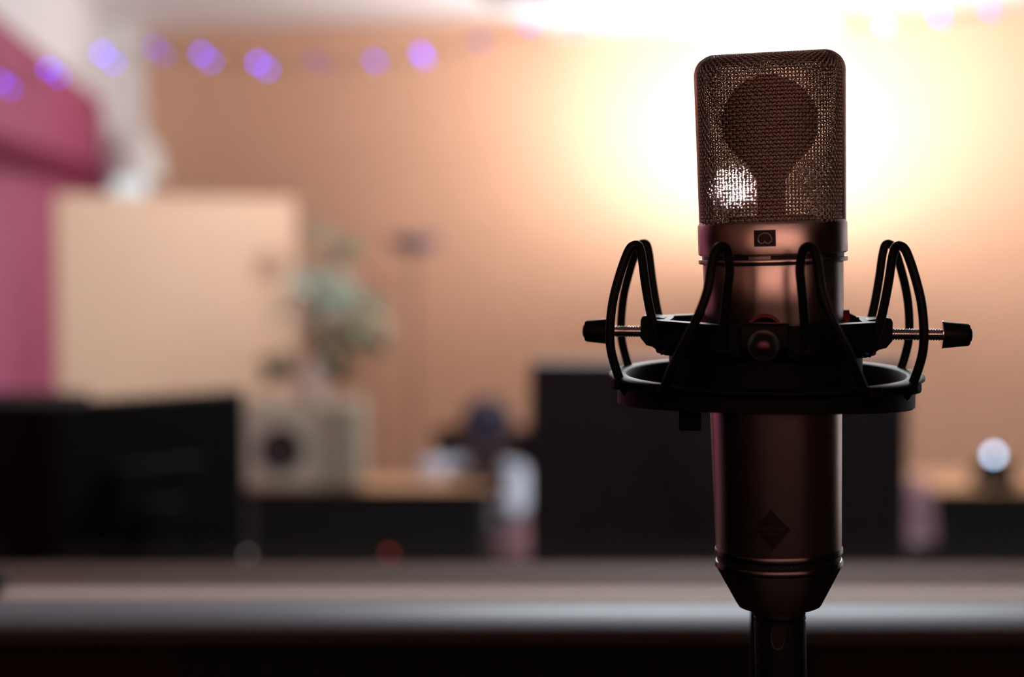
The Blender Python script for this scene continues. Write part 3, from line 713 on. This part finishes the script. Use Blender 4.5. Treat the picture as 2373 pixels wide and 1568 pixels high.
# pattern switch slider in the slot
sm = MB()
for i in range(9):
    a0 = radians(-9 + 17 * i / 9 - 4); a1 = a0 + radians(17 / 9 * 0.62)
    r0, r1 = rr(162, 592), rr(169.5, 592)
    z0, z1 = h(595.5), h(588.5)
    f_ = lambda r, a, z: (r * sin(a), -r * cos(a), z)
    sm.add([f_(r0, a0, z0), f_(r1, a0, z0), f_(r1, a1, z0), f_(r0, a1, z0), f_(r0, a0, z1), f_(r1, a0, z1), f_(r1, a1, z1), f_(r0, a1, z1)],
           [(0,3,2,1),(4,5,6,7),(0,1,5,4),(1,2,6,5),(2,3,7,6),(3,0,4,7)])
a0, a1 = radians(-13), radians(4)
vs = []; fs = []; k_ = 10
for i in range(k_ + 1):
    a = a0 + (a1 - a0) * i / k_
    for r, z in ((rr(162, 592), h(595.5)), (rr(167, 592), h(595.5)), (rr(167, 592), h(588.5)), (rr(162, 592), h(588.5))): vs.append((r * sin(a), -r * cos(a), z))
for i in range(k_):
    for q in range(4): fs.append((4*i+q, 4*i+(q+1)%4, 4*i+4+(q+1)%4, 4*i+4+q))
fs += [(0,1,2,3), (4*k_, 4*k_+3, 4*k_+2, 4*k_+1)]
sm.add(vs, fs); sm.build('pattern_switch', M_nickel, mic)

def on_cyl(r, s, z): a = s / r; return Vector((r * sin(a), -r * cos(a), z))
# cardioid badge on the head band
zc = h(548); bwid, bhei = rr(24.3, 548), rr(18.4, 548)
bd_ = MB(); vs = []; fs = []; k_ = 16; rb = RB_ + 0.00012
for i in range(k_ + 1):
    s = -bwid + 2 * bwid * i / k_
    for r, z in ((RB_ - 0.0005, zc - bhei), (rb, zc - bhei), (rb, zc + bhei), (RB_ - 0.0005, zc + bhei)): vs.append(on_cyl(r, s, z) if r > 1 else (r * sin(s / RB_), -r * cos(s / RB_), z))
for i in range(k_):
    for q in range(4): fs.append((4*i+q, 4*i+4+q, 4*i+4+(q+1)%4, 4*i+(q+1)%4))
fs += [(0,1,2,3), (4*k_, 4*k_+3, 4*k_+2, 4*k_+1)]
bdg = bd_.add(vs, fs).build('polar_pattern_badge', M_badge, mic)
cardi = [(-0.02, -7.2), (-3.2, -9.4), (-7.5, -9.9), (-11.6, -8.2), (-14.2, -4.6), (-14.8, -0.2), (-13.6, 4.6), (-10.4, 8.6), (-5.6, 11.6), (0, 12.6)]
cardi = [(0, -5.6)] + cardi[1:]
cardi = cardi + [(-x, y) for x, y in cardi[::-1][1:-1]]
def smooth_closed(pts, sub=5, sharp=0):
    n = len(pts); out = []
    for i in range(n):
        p0, p1, p2, p3 = [Vector(pts[(i + k) % n]) for k in (-1, 0, 1, 2)]
        if i == sharp: p0 = p1
        if (i + 1) % n == sharp: p3 = p2
        for k in range(sub):
            t = k / sub
            out.append(0.5 * ((2*p1) + (-p0 + p2)*t + (2*p0 - 5*p1 + 4*p2 - p3)*t*t + (-p0 + 3*p1 - 3*p2 + p3)*t**3))
    return out
cpts = smooth_closed(cardi)
MB().tube([on_cyl(rb + 0.00005, q[0] * D0 / F, zc - 0.0002 + q[1] * D0 / F) for q in cpts], 0.00021, 6, cyc=True).build('cardioid_symbol', M_badgeL, bdg)

# diamond emblem on the body
ze = h(1200); re_ = rr(146, 1200) + 0.00025; ew, eh = rr(42.5, 1207), rr(49.5, 1207)
de = MB(); vs = []; fs = []; k_ = 20
def front_prism(mb, poly, r0, r1):          # poly in (s, z), fine enough, wrapped on a cylinder
    n = len(poly); c = (sum(p[0] for p in poly)/n, sum(p[1] for p in poly)/n)
    vs = [on_cyl(r1, s, z) for s, z in poly] + [Vector((r0 * sin(s/r1), -r0 * cos(s/r1), z)) for s, z in poly] + [on_cyl(r1, *c)]
    fs = [(i, (i+1)%n, 2*n) for i in range(n)] + [(i, n+i, n+(i+1)%n, (i+1)%n) for i in range(n)]
    mb.add(vs, fs)
cor = [(0, eh), (ew, 0), (0, -eh), (-ew, 0)]
poly = []
for i in range(4):
    a, b = cor[i], cor[(i+1)%4]
    for k in range(8): t = k/8; poly.append((a[0]+(b[0]-a[0])*t, ze + a[1]+(b[1]-a[1])*t))
nst = 24; vs = []; fs = []
for i in range(nst + 1):
    s = -ew + 2*ew*i/nst; hh = eh * (1 - abs(s)/ew)
    for r, z in ((re_ - .0012, ze - hh), (re_, ze - hh), (re_, ze + hh), (re_ - .0012, ze + hh)): vs.append((r * sin(s/re_), -r * cos(s/re_), z))
for i in range(nst):
    for q in range(4): fs.append((4*i+q, 4*i+4+q, 4*i+4+(q+1)%4, 4*i+(q+1)%4))
emb = MB().add(vs, fs).build('emblem', M_badge, mic); emb['label'] = 'dark diamond-shaped emblem'
MB().tube([on_cyl(re_ + .0001, s * 0.94, ze + (z - ze) * 0.94) for s, z in poly], 0.0002, 6, cyc=True).build('emblem_border', M_badgeD, emb)
def wrap_text(txt, size, s0, zc_, r, m, parent, name, depth=0.0001, xs=1.0):
    c = bpy.data.curves.new(name, 'FONT'); c.body = txt; c.size = size; c.align_x = 'CENTER'; c.align_y = 'CENTER'; c.extrude = depth; c.space_character = 1.08
    o = bpy.data.objects.new('tmp_text', c); COL.objects.link(o)
    dg = bpy.context.evaluated_depsgraph_get(); em = o.evaluated_get(dg).to_mesh()
    mb = MB().add([Vector(on_cyl(r, s0 + v.co.x * xs, zc_ + v.co.y)) + Vector((sin((s0 + v.co.x*xs)/r), -cos((s0 + v.co.x*xs)/r), 0)) * v.co.z for v in em.vertices], [tuple(p.vertices) for p in em.polygons])
    o.evaluated_get(dg).to_mesh_clear(); bpy.data.objects.remove(o)
    ob = mb.build(name, m, parent, smooth=False); return ob
wrap_text('NEUMANN', 0.0019, 0, ze + 0.0004, re_ + 0.0001, M_badgeD, emb, 'emblem_lettering')
wrap_text('BERLIN', 0.0015, 0, ze - 0.0016, re_ + 0.0001, M_badgeD, emb, 'emblem_lettering')
wrap_text('GEORG NEUMANN', 0.0023, 0.001, h(1286.5), rr(142.5, 1286) + 0.0001, M_badgeD, mic, 'band_lettering')

# ---- grille: pillow-shaped woven wire basket
zg0 = zb1 - 0.0008; zg1 = h(123) ; GH = zg1 - zg0
WB, WT = rr(165.5, 505), rr(171.5, 170)      # half widths at bottom and top
RC = rr(46, 140)                              # corner radius of the outline
def halfw(z):
    t = (z - zg0) / GH; wd = WB + (WT - WB) * min(1, t / 0.9)
    zc_ = zg1 - RC
    if z > zc_: wd = wd - RC + sqrt(max(0, RC * RC - (z - zc_) ** 2))
    return wd
DB, DT = 0.0245, 0.0165
def profile_v():          # (z, depth) along the front centre line
    out = []; rtop = 0.0075
    zs = zg1 - rtop - 0.0004
    for i in range(60):
        t = i / 59; out.append((zg0 + (zs - zg0) * t, DB + (DT - DB) * t))
    for i in range(1, 25):
        a = (pi / 2) * i / 24
        out.append((zs + rtop * sin(a), DT * max(0.02, cos(a) ** 0.75)))
    return out
PV = profile_v()
def resample(pts, n):
    d = [0]
    for a, b in zip(pts, pts[1:]): d.append(d[-1] + math.dist(a, b))
    out = []; j = 0
    for i in range(n):
        s = d[-1] * i / (n - 1)
        while j < len(d) - 2 and d[j+1] < s: j += 1
        t = (s - d[j]) / max(1e-12, d[j+1] - d[j]); a, b = pts[j], pts[j+1]
        out.append(tuple(a[k] + (b[k] - a[k]) * t for k in range(len(a))))
    return out, d[-1]
NE = 2.7
arc = [(WB * (1 if sin(t) >= 0 else -1) * abs(sin(t)) ** (2 / NE), (DB) * abs(cos(t)) ** (2 / NE)) for t in [-pi/2 + pi * i / 400 for i in range(401)]]
PITCHW = 8.5 * D0 / F
_, LA = resample(arc, 3); _, LV = resample(PV, 3)
NU = 2 * round(LA / PITCHW / 2); NV = round(LV / PITCHW)
SUB = 3
ua, _ = resample(arc, NU * SUB + 1); ua = [(x / WB, y / DB) for x, y in ua]
va, _ = resample(PV, NV * SUB + 1)
def surf(iu, iv, side, off=0.0, sc=1.0):     # iu in 0..NU*SUB, iv in 0..NV*SUB
    f, g = ua[iu]; z, dp = va[iv]
    wd = halfw(z) - 0.0012
    p = Vector((f * wd * sc, -side * g * dp * sc, zg0 + (z - zg0) * (1 if sc == 1 else 0.985)))
    if off:
        nx = f ** 3 if True else 0; ny = -side * max(0.05, g); 
        top = max(0.0, (z - (zg1 - 0.008)) / 0.008)
        nrm = Vector((nx, ny * (1 - 0.6 * top), 0.9 * top + 0.1)).normalized(); p += nrm * off
    return p
AMP = 0.00030; RW = 0.00025
wm = MB()
for iv in range(1, NV):          # horizontal wires: one loop per row
    for side in (1, -1):
        pts = []; 
        for iu in range(0, NU * SUB + 1):
            ph = (-1) ** iv * cos(pi * iu / SUB); pts.append(surf(iu, iv * SUB, side, AMP * ph * side))
        wm.tube(pts, RW, 6)
for iu in range(1, NU):          # vertical wires
    for side in (1, -1):
        pts = []
        for iv in range(0, NV * SUB + 1):
            ph = -(-1) ** iu * cos(pi * iv / SUB); pts.append(surf(iu * SUB, iv, side, AMP * ph * side))
        wm.tube(pts, RW, 6)
wm.build('wire_grille', M_wire, mic, angle=80)
# inner gauze with UV (units of gauze pitch)
me = bpy.data.meshes.new('inner_gauze'); vs = []; fs = []; uvs = []
st = 3; cu = list(range(0, NU * SUB + 1, st)); cvv = list(range(0, NV * SUB + 1, st))
for side in (1, -1):
    b = len(vs)
    for i in cu:
        for j in cvv: vs.append(surf(i, j, side, 0, 0.955)); uu, v_ = LA * i / (NU * SUB) / 0.00066, LV * j / (NV * SUB) / 0.00066; uvs.append((uu * 0.79 - v_ * 0.61, uu * 0.61 + v_ * 0.79))
    nj = len(cvv)
    for i in range(len(cu) - 1):
        for j in range(nj - 1): fs.append((b + i*nj + j, b + (i+1)*nj + j, b + (i+1)*nj + j+1, b + i*nj + j+1))
me.from_pydata([tuple(v) for v in vs], [], fs); uvl = me.uv_layers.new(name='UVMap')
for lp in me.loops: uvl.data[lp.index].uv = uvs[lp.vertex_index]
me.shade_smooth(); me.materials.append(M_gauze)
go = bpy.data.objects.new('inner_gauze', me); COL.objects.link(go); go.parent = mic
# frame strap around the outline
zs = [zg0 + (zg1 - RC - zg0) * i / 20 for i in range(21)]
path = [(-halfw(z), 0, z) for z in zs]
for i in range(1, 13):
    a = (pi / 2) * i / 12; path.append((-(WT - RC + RC * cos(a)), 0, zg1 - RC + RC * sin(a)))
path += [(-x, 0, z) for x, _, z in path[::-1][1 if abs(path[-1][0]) < 1e-9 else 0:]]
vs = []; fs = []; sec = [(0.00075, -0.0022), (0.0011, -0.0012), (0.0012, 0), (0.0011, 0.0012), (0.00075, 0.0022), (-0.0006, 0.0020), (-0.0006, -0.0020)]
ns = len(sec)
for i, q in enumerate(path):
    a = Vector(path[max(0, i-1)]); b = Vector(path[min(len(path)-1, i+1)]); t = (b - a).normalized(); nrm = Vector((-t.z, 0, t.x))
    for o_, y_ in sec: vs.append(Vector(q) + nrm * (o_ - 0.0006) + Vector((0, y_, 0)))
for i in range(len(path) - 1):
    for k in range(ns): fs.append((i*ns+k, i*ns+(k+1)%ns, (i+1)*ns+(k+1)%ns, (i+1)*ns+k))
fs += [tuple(range(ns)), tuple((len(path)-1)*ns + k for k in range(ns))[::-1]]
MB().add(vs, fs).build('grille_frame', M_frame, mic, angle=60)
# capsule on its mount inside
zcap = h(283); rc = rr(107, 290)
cap = MB().lathe([(0, -0.009), (rc * .9, -0.009), (rc, -0.007), (rc, 0.007), (rc * .9, 0.009), (0, 0.009)], 64, Matrix.Translation((0, 0, zcap)) @ R90).build('capsule', M_capsule, mic)
MB().prism([(-rr(31, 450), zg0), (rr(31, 450), zg0), (rr(31, 450), zcap - rc * 1.25), (rr(62, 450), zcap - rc * 0.78), (-rr(62, 450), zcap - rc * 0.78), (-rr(31, 450), zcap - rc * 1.25)], -0.005, 0.005, R90).box((-rr(95, 500), -0.011, zg0 - 0.0004), (rr(95, 500), 0.011, zg0 + 0.003)).build('capsule_mount', M_capsule, mic, bevel=0.0015)

# ------------------------------------------------------------------ XLR connector and cable (separate from the microphone)
xr = empty('cable_connector', M=MM); tag(xr, 'black cable plug with an oval latch pushed into the bottom of the microphone', 'plug')
def rq(hw): return hw * D0 / F
MB().lathe([(0, h(1397)), (rq(59), h(1397.5)), (rq(59.5), h(1400)), (rq(59.5), h(1421)), (rq(58), h(1424)), (rq(56), h(1425)), (0, h(1425))], 64).build('sleeve', M_steel, xr)
zend = h(1425) - 0.062
MB().lathe([(0, h(1424.5)), (rq(57.5), h(1425.5)), (rq(60), h(1428)), (rq(60), h(1431)), (rq(58), h(1433)), (rq(58), h(1437)), (rq(59.5), h(1440)), (rq(59.5), zend), (rq(50), zend - 0.006), (rq(34), zend - 0.022), (rq(24), zend - 0.03), (0, zend - 0.03)], 64).build('shell', M_mount, xr)
zo = h(1462); ov = [(rq(15) * cos(2*pi*k/28), zo + rq(28) * sin(2*pi*k/28)) for k in range(28)]
ovm = MB(); front_prism(ovm, ov, rq(58.5), rq(60.5)); lt = ovm.build('latch', M_latch, xr); lt['label'] = 'dark oval release latch'
MB().tube([Vector((rq(60.4) * sin(s/rq(60.4)), -rq(60.4) * cos(s/rq(60.4)), z)) for s, z in ov], 0.00025, 6, cyc=True).build('latch_rim', M_steel, lt)
cb0 = MM @ Vector((0, 0, zend - 0.028))
pts = []
tgt = [cb0, cb0 + Vector((0, 0, -0.08)), Vector((cb0.x + 0.02, cb0.y + 0.0, 0.9)), Vector((cb0.x + 0.04, cb0.y - 0.01, 0.35)), Vector((cb0.x + 0.10, cb0.y - 0.06, 0.02)), Vector((cb0.x + 0.35, cb0.y - 0.18, 0.0045)), Vector((cb0.x + 0.8, cb0.y - 0.1, 0.0045))]
for i in range(len(tgt) - 1):
    p0 = tgt[max(0, i-1)]; p1 = tgt[i]; p2 = tgt[i+1]; p3 = tgt[min(len(tgt)-1, i+2)]
    for k in range(8):
        t = k / 8; q = 0.5 * ((2*p1) + (-p0 + p2)*t + (2*p0 - 5*p1 + 4*p2 - p3)*t*t + (-p0 + 3*p1 - 3*p2 + p3)*t**3); q.z = max(q.z, 0.0042); pts.append(q)
tag(MB().tube(pts, 0.0035, 10).build('microphone_cable', M_rubber), 'black microphone cable hanging from the plug down to the booth floor', 'cable')

# ------------------------------------------------------------------ SHOCK MOUNT
YAW = radians(-9.0)
MC = frame_at(1772.5, 870, D0, 0, YAW)
sk = empty('shock_mount', M=MC); tag(sk, 'black shock mount with hairpin loops and thumb screws gripping the microphone', 'shock mount')
def g(y): return hz(y, 870.0)
RO = 340.5 * D0 / F; RF = 361.5 * D0 / F; RI = 320 * D0 / F
# outer ring: flange on top, tapering lower edge (higher at the front), built as a closed lathe with slanted planes
prof = [(RI - 0.0008, g(880)), (RI, g(866)), (RI + 0.0012, g(862.5)), (RF - 0.001, g(862.5)), (RF, g(866)), (RF, g(871)), (RF - 0.0012, g(875)), (RO, g(882)), (RO, g(936)), (RO - 0.001, g(941)), (RO - 0.004, g(942)), (RO - 0.005, g(938)), (RO - 0.005, g(886))]
n = 144; vs = []; fs = []
fy = Vector((0, -1, 0))
for r, z in prof:
    low = max(0.0, min(1.0, (g(890) - z) / (g(890) - g(942))))
    for k in range(n):
        t = 2*pi*k/n; x, y = r * cos(t), r * sin(t)
        zz = z + low * (-y) * 0.062 + (1 - low) * y * 0.02
        vs.append((x, y, zz))
m_ = len(prof)
for i in range(m_):
    j = (i+1) % m_
    for k in range(n): fs.append((i*n+k, i*n+(k+1)%n, j*n+(k+1)%n, j*n+k))
MB().add(vs, fs).build('outer_ring', M_mount, sk, angle=50)
# inner cup cylinder around the body and clamp ring
RC2 = 221.5 * D0 / F
MB().lathe([(RC2, g(812)), (RC2, g(925)), (RC2 - 0.003, g(930)), (0.0262, g(930)), (0.0262, g(926)), (RC2 - 0.003, g(924)), (RC2 - 0.0022, g(812))], 96, closed=True).build('cup', M_mount, sk)
# clamp ring: octagonal-ish band
cr = MB(); n = 96; vs = []; fs = []
def crr(t):       # outer radius by angle, flattened octagon
    a = (t + pi/8) % (pi/4) - pi/8
    return 0.0412 / cos(a) 
secs = [(0, g(738)), (0, g(800)), (-0.0015, g(806)), (-0.0045, g(818)), (-0.0075, g(816)), (-0.0065, g(800)), (-0.0062, g(738))]
for o_, z in secs:
    for k in range(n):
        t = 2*pi*k/n; r = crr(t) + o_; vs.append((r*cos(t), r*sin(t), z))
for i in range(len(secs)):
    j = (i+1) % len(secs)
    for k in range(n): fs.append((i*n+k, i*n+(k+1)%n, j*n+(k+1)%n, j*n+k))
cr.add(vs, fs).build('clamp_ring', M_mount, sk, angle=50, bevel=0)
# screw blocks, screws, knobs, pads at four sides. The microphone axis is off-centre in the mount.
micloc = MC.inverted() @ (MM @ Vector((0, 0, h(771))))
RBODY = rr(158, 771)
zsw = g(771)
tips = {0: 0.0763, 180: 0.0697, -90: 0.0752, 90: 0.072}
for ang, tip in tips.items():
    A = Matrix.Rotation(radians(ang), 4, 'Z') @ Matrix.Translation((0, 0, 0))
    z0, z1 = g(801), g(733)
    bl_ = MB()
    prof2 = [(0.0375, z1 - 0.0006), (0.044, z1 + 0.0004), (0.0462, z1), (0.0467, z1 - 0.0015), (0.0467, z0 + 0.003), (0.0445, z0 + 0.0003), (0.041, z0 - 0.0006), (0.0375, z0 - 0.001)]
    w2 = 0.0085; n2 = len(prof2)
    vs = [(x, -w2, z) for x, z in prof2] + [(x, w2, z) for x, z in prof2]
    bl_.add(vs, [tuple(range(n2)), tuple(range(n2, 2*n2))[::-1]] + [(i, n2+i, n2+(i+1)%n2, (i+1)%n2) for i in range(n2)], A)
    # raised lugs beside the block carry the loops
    bl_.build('screw_block', M_mount, sk, bevel=0.0006)
    # screw from the body surface to the knob
    dirv = Vector((cos(radians(ang)), sin(radians(ang)), 0))
    c2 = Vector((micloc.x, micloc.y, 0)); proj = c2.dot(dirv); perp = (c2 - dirv * proj).length
    r_in = proj + sqrt(max(0, RBODY ** 2 - perp ** 2)) + 0.0002
    kl = 0.0102; r_k0 = tip - 0.001 - kl
    SX = Matrix.Rotation(radians(ang), 4, 'Z') @ Matrix.Translation((0, 0, zsw)) @ Matrix.Rotation(radians(90), 4, 'Y')
    pitch = 0.00098; prof3 = [(0, r_in + 0.003)]; x = r_in + 0.003
    while x < r_k0 + 0.0015:
        prof3 += [(0.00185, x), (0.00222, x + pitch * .3), (0.00222, x + pitch * .45), (0.00185, x + pitch * .8)]; x += pitch
    prof3 += [(0, x)]
    scw = MB().lathe(prof3, 24, SX).build('screw', M_chrome, sk, angle=30)
    kn = MB().lathe([(0, r_k0 + 0.0003), (0.0050, r_k0 + 0.0003), (0.0050, r_k0 + 0.0008), (0.0041, r_k0 + kl - 0.0006), (0.0036, r_k0 + kl), (0, r_k0 + kl)], 40, SX).build('knob', M_rubber, sk)
    MB().lathe([(0, r_k0), (0.0052, r_k0), (0.0052, r_k0 + 0.0004), (0, r_k0 + 0.0004)], 40, SX).build('washer', M_chrome, kn)
    MB().lathe([(0, tip - 0.0012), (0.0028, tip - 0.0011), (0.0023, tip - 0.0004), (0.0011, tip), (0, tip)], 24, SX).build('screw_tip', M_tip, kn)
    pad = MB().lathe([(0, r_in), (0.0062, r_in), (0.0066, r_in + 0.0006), (0.0066, r_in + 0.0026), (0, r_in + 0.0028)], 32, Matrix.Translation((0, 0, 0.0026)) @ SX).build('grip_pad', M_red, sk)
    MB().lathe([(0, r_in + 0.0026), (0.0058, r_in + 0.0026), (0.0045, r_in + 0.0052), (0, r_in + 0.0054)], 32, Matrix.Translation((0, 0, 0.0022)) @ SX).build('pad_holder', M_rubber, sk)
# hairpin loops
prof_out = [(0.0541, 905), (0.0566, 884), (0.0594, 840), (0.0612, 795), (0.0613, 745), (0.0602, 690), (0.0578, 635), (0.0553, 592)]
prof_top = [(0.0537, 573), (0.0521, 566.5), (0.0508, 567), (0.0499, 575)]
prof_in = [(0.0490, 600), (0.0480, 645), (0.0464, 700), (0.0445, 748), (0.0420, 790), (0.0400, 812)]
lp = prof_out + prof_top + prof_in
def cat(pts, sub=5):
    out = []
    for i in range(len(pts) - 1):
        p0, p1, p2, p3 = [Vector(pts[min(len(pts)-1, max(0, i+k))]) for k in (-1, 0, 1, 2)]
        for k in range(sub):
            t = k / sub; out.append(0.5 * ((2*p1) + (-p0 + p2)*t + (2*p0 - 5*p1 + 4*p2 - p3)*t*t + (-p0 + 3*p1 - 3*p2 + p3)*t**3))
    out.append(Vector(pts[-1])); return out
for az in (-19, 19, 67.5, 116, 161, -161, -112, -67.5):
    # front/back loops reach nearer the axis so the two legs part sideways a little
    spread = radians(0)
    pts = []; L_ = cat([(r, g(y)) for r, y in lp])
    nL = len(L_)
    for i, (r, z) in enumerate(L_):
        t = i / (nL - 1); yy = 870 - z * F / D0; sk_ = 0
        if abs(az) == 19:
            sg = 1 if az > 0 else -1
            ss = max(0, min(1, (t - 0.38) / 0.36)); ss = ss * ss * (3 - 2 * ss)
            if t < 0.5: sk_ = -sg * radians(4.5) * ss + sg * radians(22) * max(0, (yy - 640) / 260) ** 1.6
            else: sk_ = -sg * radians(4.5) * ss * max(0, min(1, (760 - yy) / 140))
        a = radians(az) + sk_
        pts.append((r * sin(a), -r * cos(a), z))
    MB().tube(pts, 0.00168, 14).build('loop', M_rubber, sk)
    # stepped anchor under the clamp ring where the inner leg ends
    A = Matrix.Rotation(radians(az), 4, 'Z')
    MB().box((-0.0065, -0.0418, g(816)), (0.0065, -0.0350, g(776))).build('loop_anchor', M_mount, sk, bevel=0.0012, M=A)
    # clip where the loop enters the ring
    A = Matrix.Rotation(radians(az + (22 if az == 19 else -22 if az == -19 else 0)), 4, 'Z')
    MB().box((-0.0032, -RF + 0.0002 - 0.0012, g(893)), (0.0032, -RO + 0.001, g(866)), A).build('loop_clip', M_mount, sk, bevel=0.0012)
# lug under the ring
lg_ = MC.inverted() @ P(1600, 965, D0 - 0.02)
MB().box((lg_.x - 0.0040, lg_.y - 0.004, g(979)), (lg_.x + 0.0040, lg_.y + 0.004, g(935))).build('lug', M_mount, sk, bevel=0.0008)

# ------------------------------------------------------------------ MICROPHONE STAND
pq = P(1788, 1400, D0 + 0.055)
sd_ = empty('microphone_stand', (pq.x, pq.y, 0)); tag(sd_, 'black upright microphone stand behind the microphone carrying the shock mount', 'microphone stand')
ztop = P(1790, 985, D0 + 0.055).z
MB().lathe([(0, 0), (0.13, 0), (0.135, 0.006), (0.13, 0.016), (0.03, 0.024), (0.02, 0.06), (0, 0.06)], 64).build('base', M_mount, sd_)
MB().tube([(0, 0, 0.02), (0, 0, 0.95)], 0.0125, 20).build('lower_tube', M_mount, sd_)
MB().tube([(0, 0, 0.95), (0, 0, ztop)], 0.0088, 24).build('pole', M_mount, sd_)
MB().lathe([(0, 0.91), (0.018, 0.91), (0.02, 0.93), (0.018, 0.96), (0.012, 0.97), (0, 0.97)], 24).build('clutch', M_rubber, sd_)
MB().box((-0.012, -0.012, ztop - 0.004), (0.012, 0.010, P(1790, 950, D0 + 0.055).z)).build('swivel', M_mount, sd_, bevel=0.001)
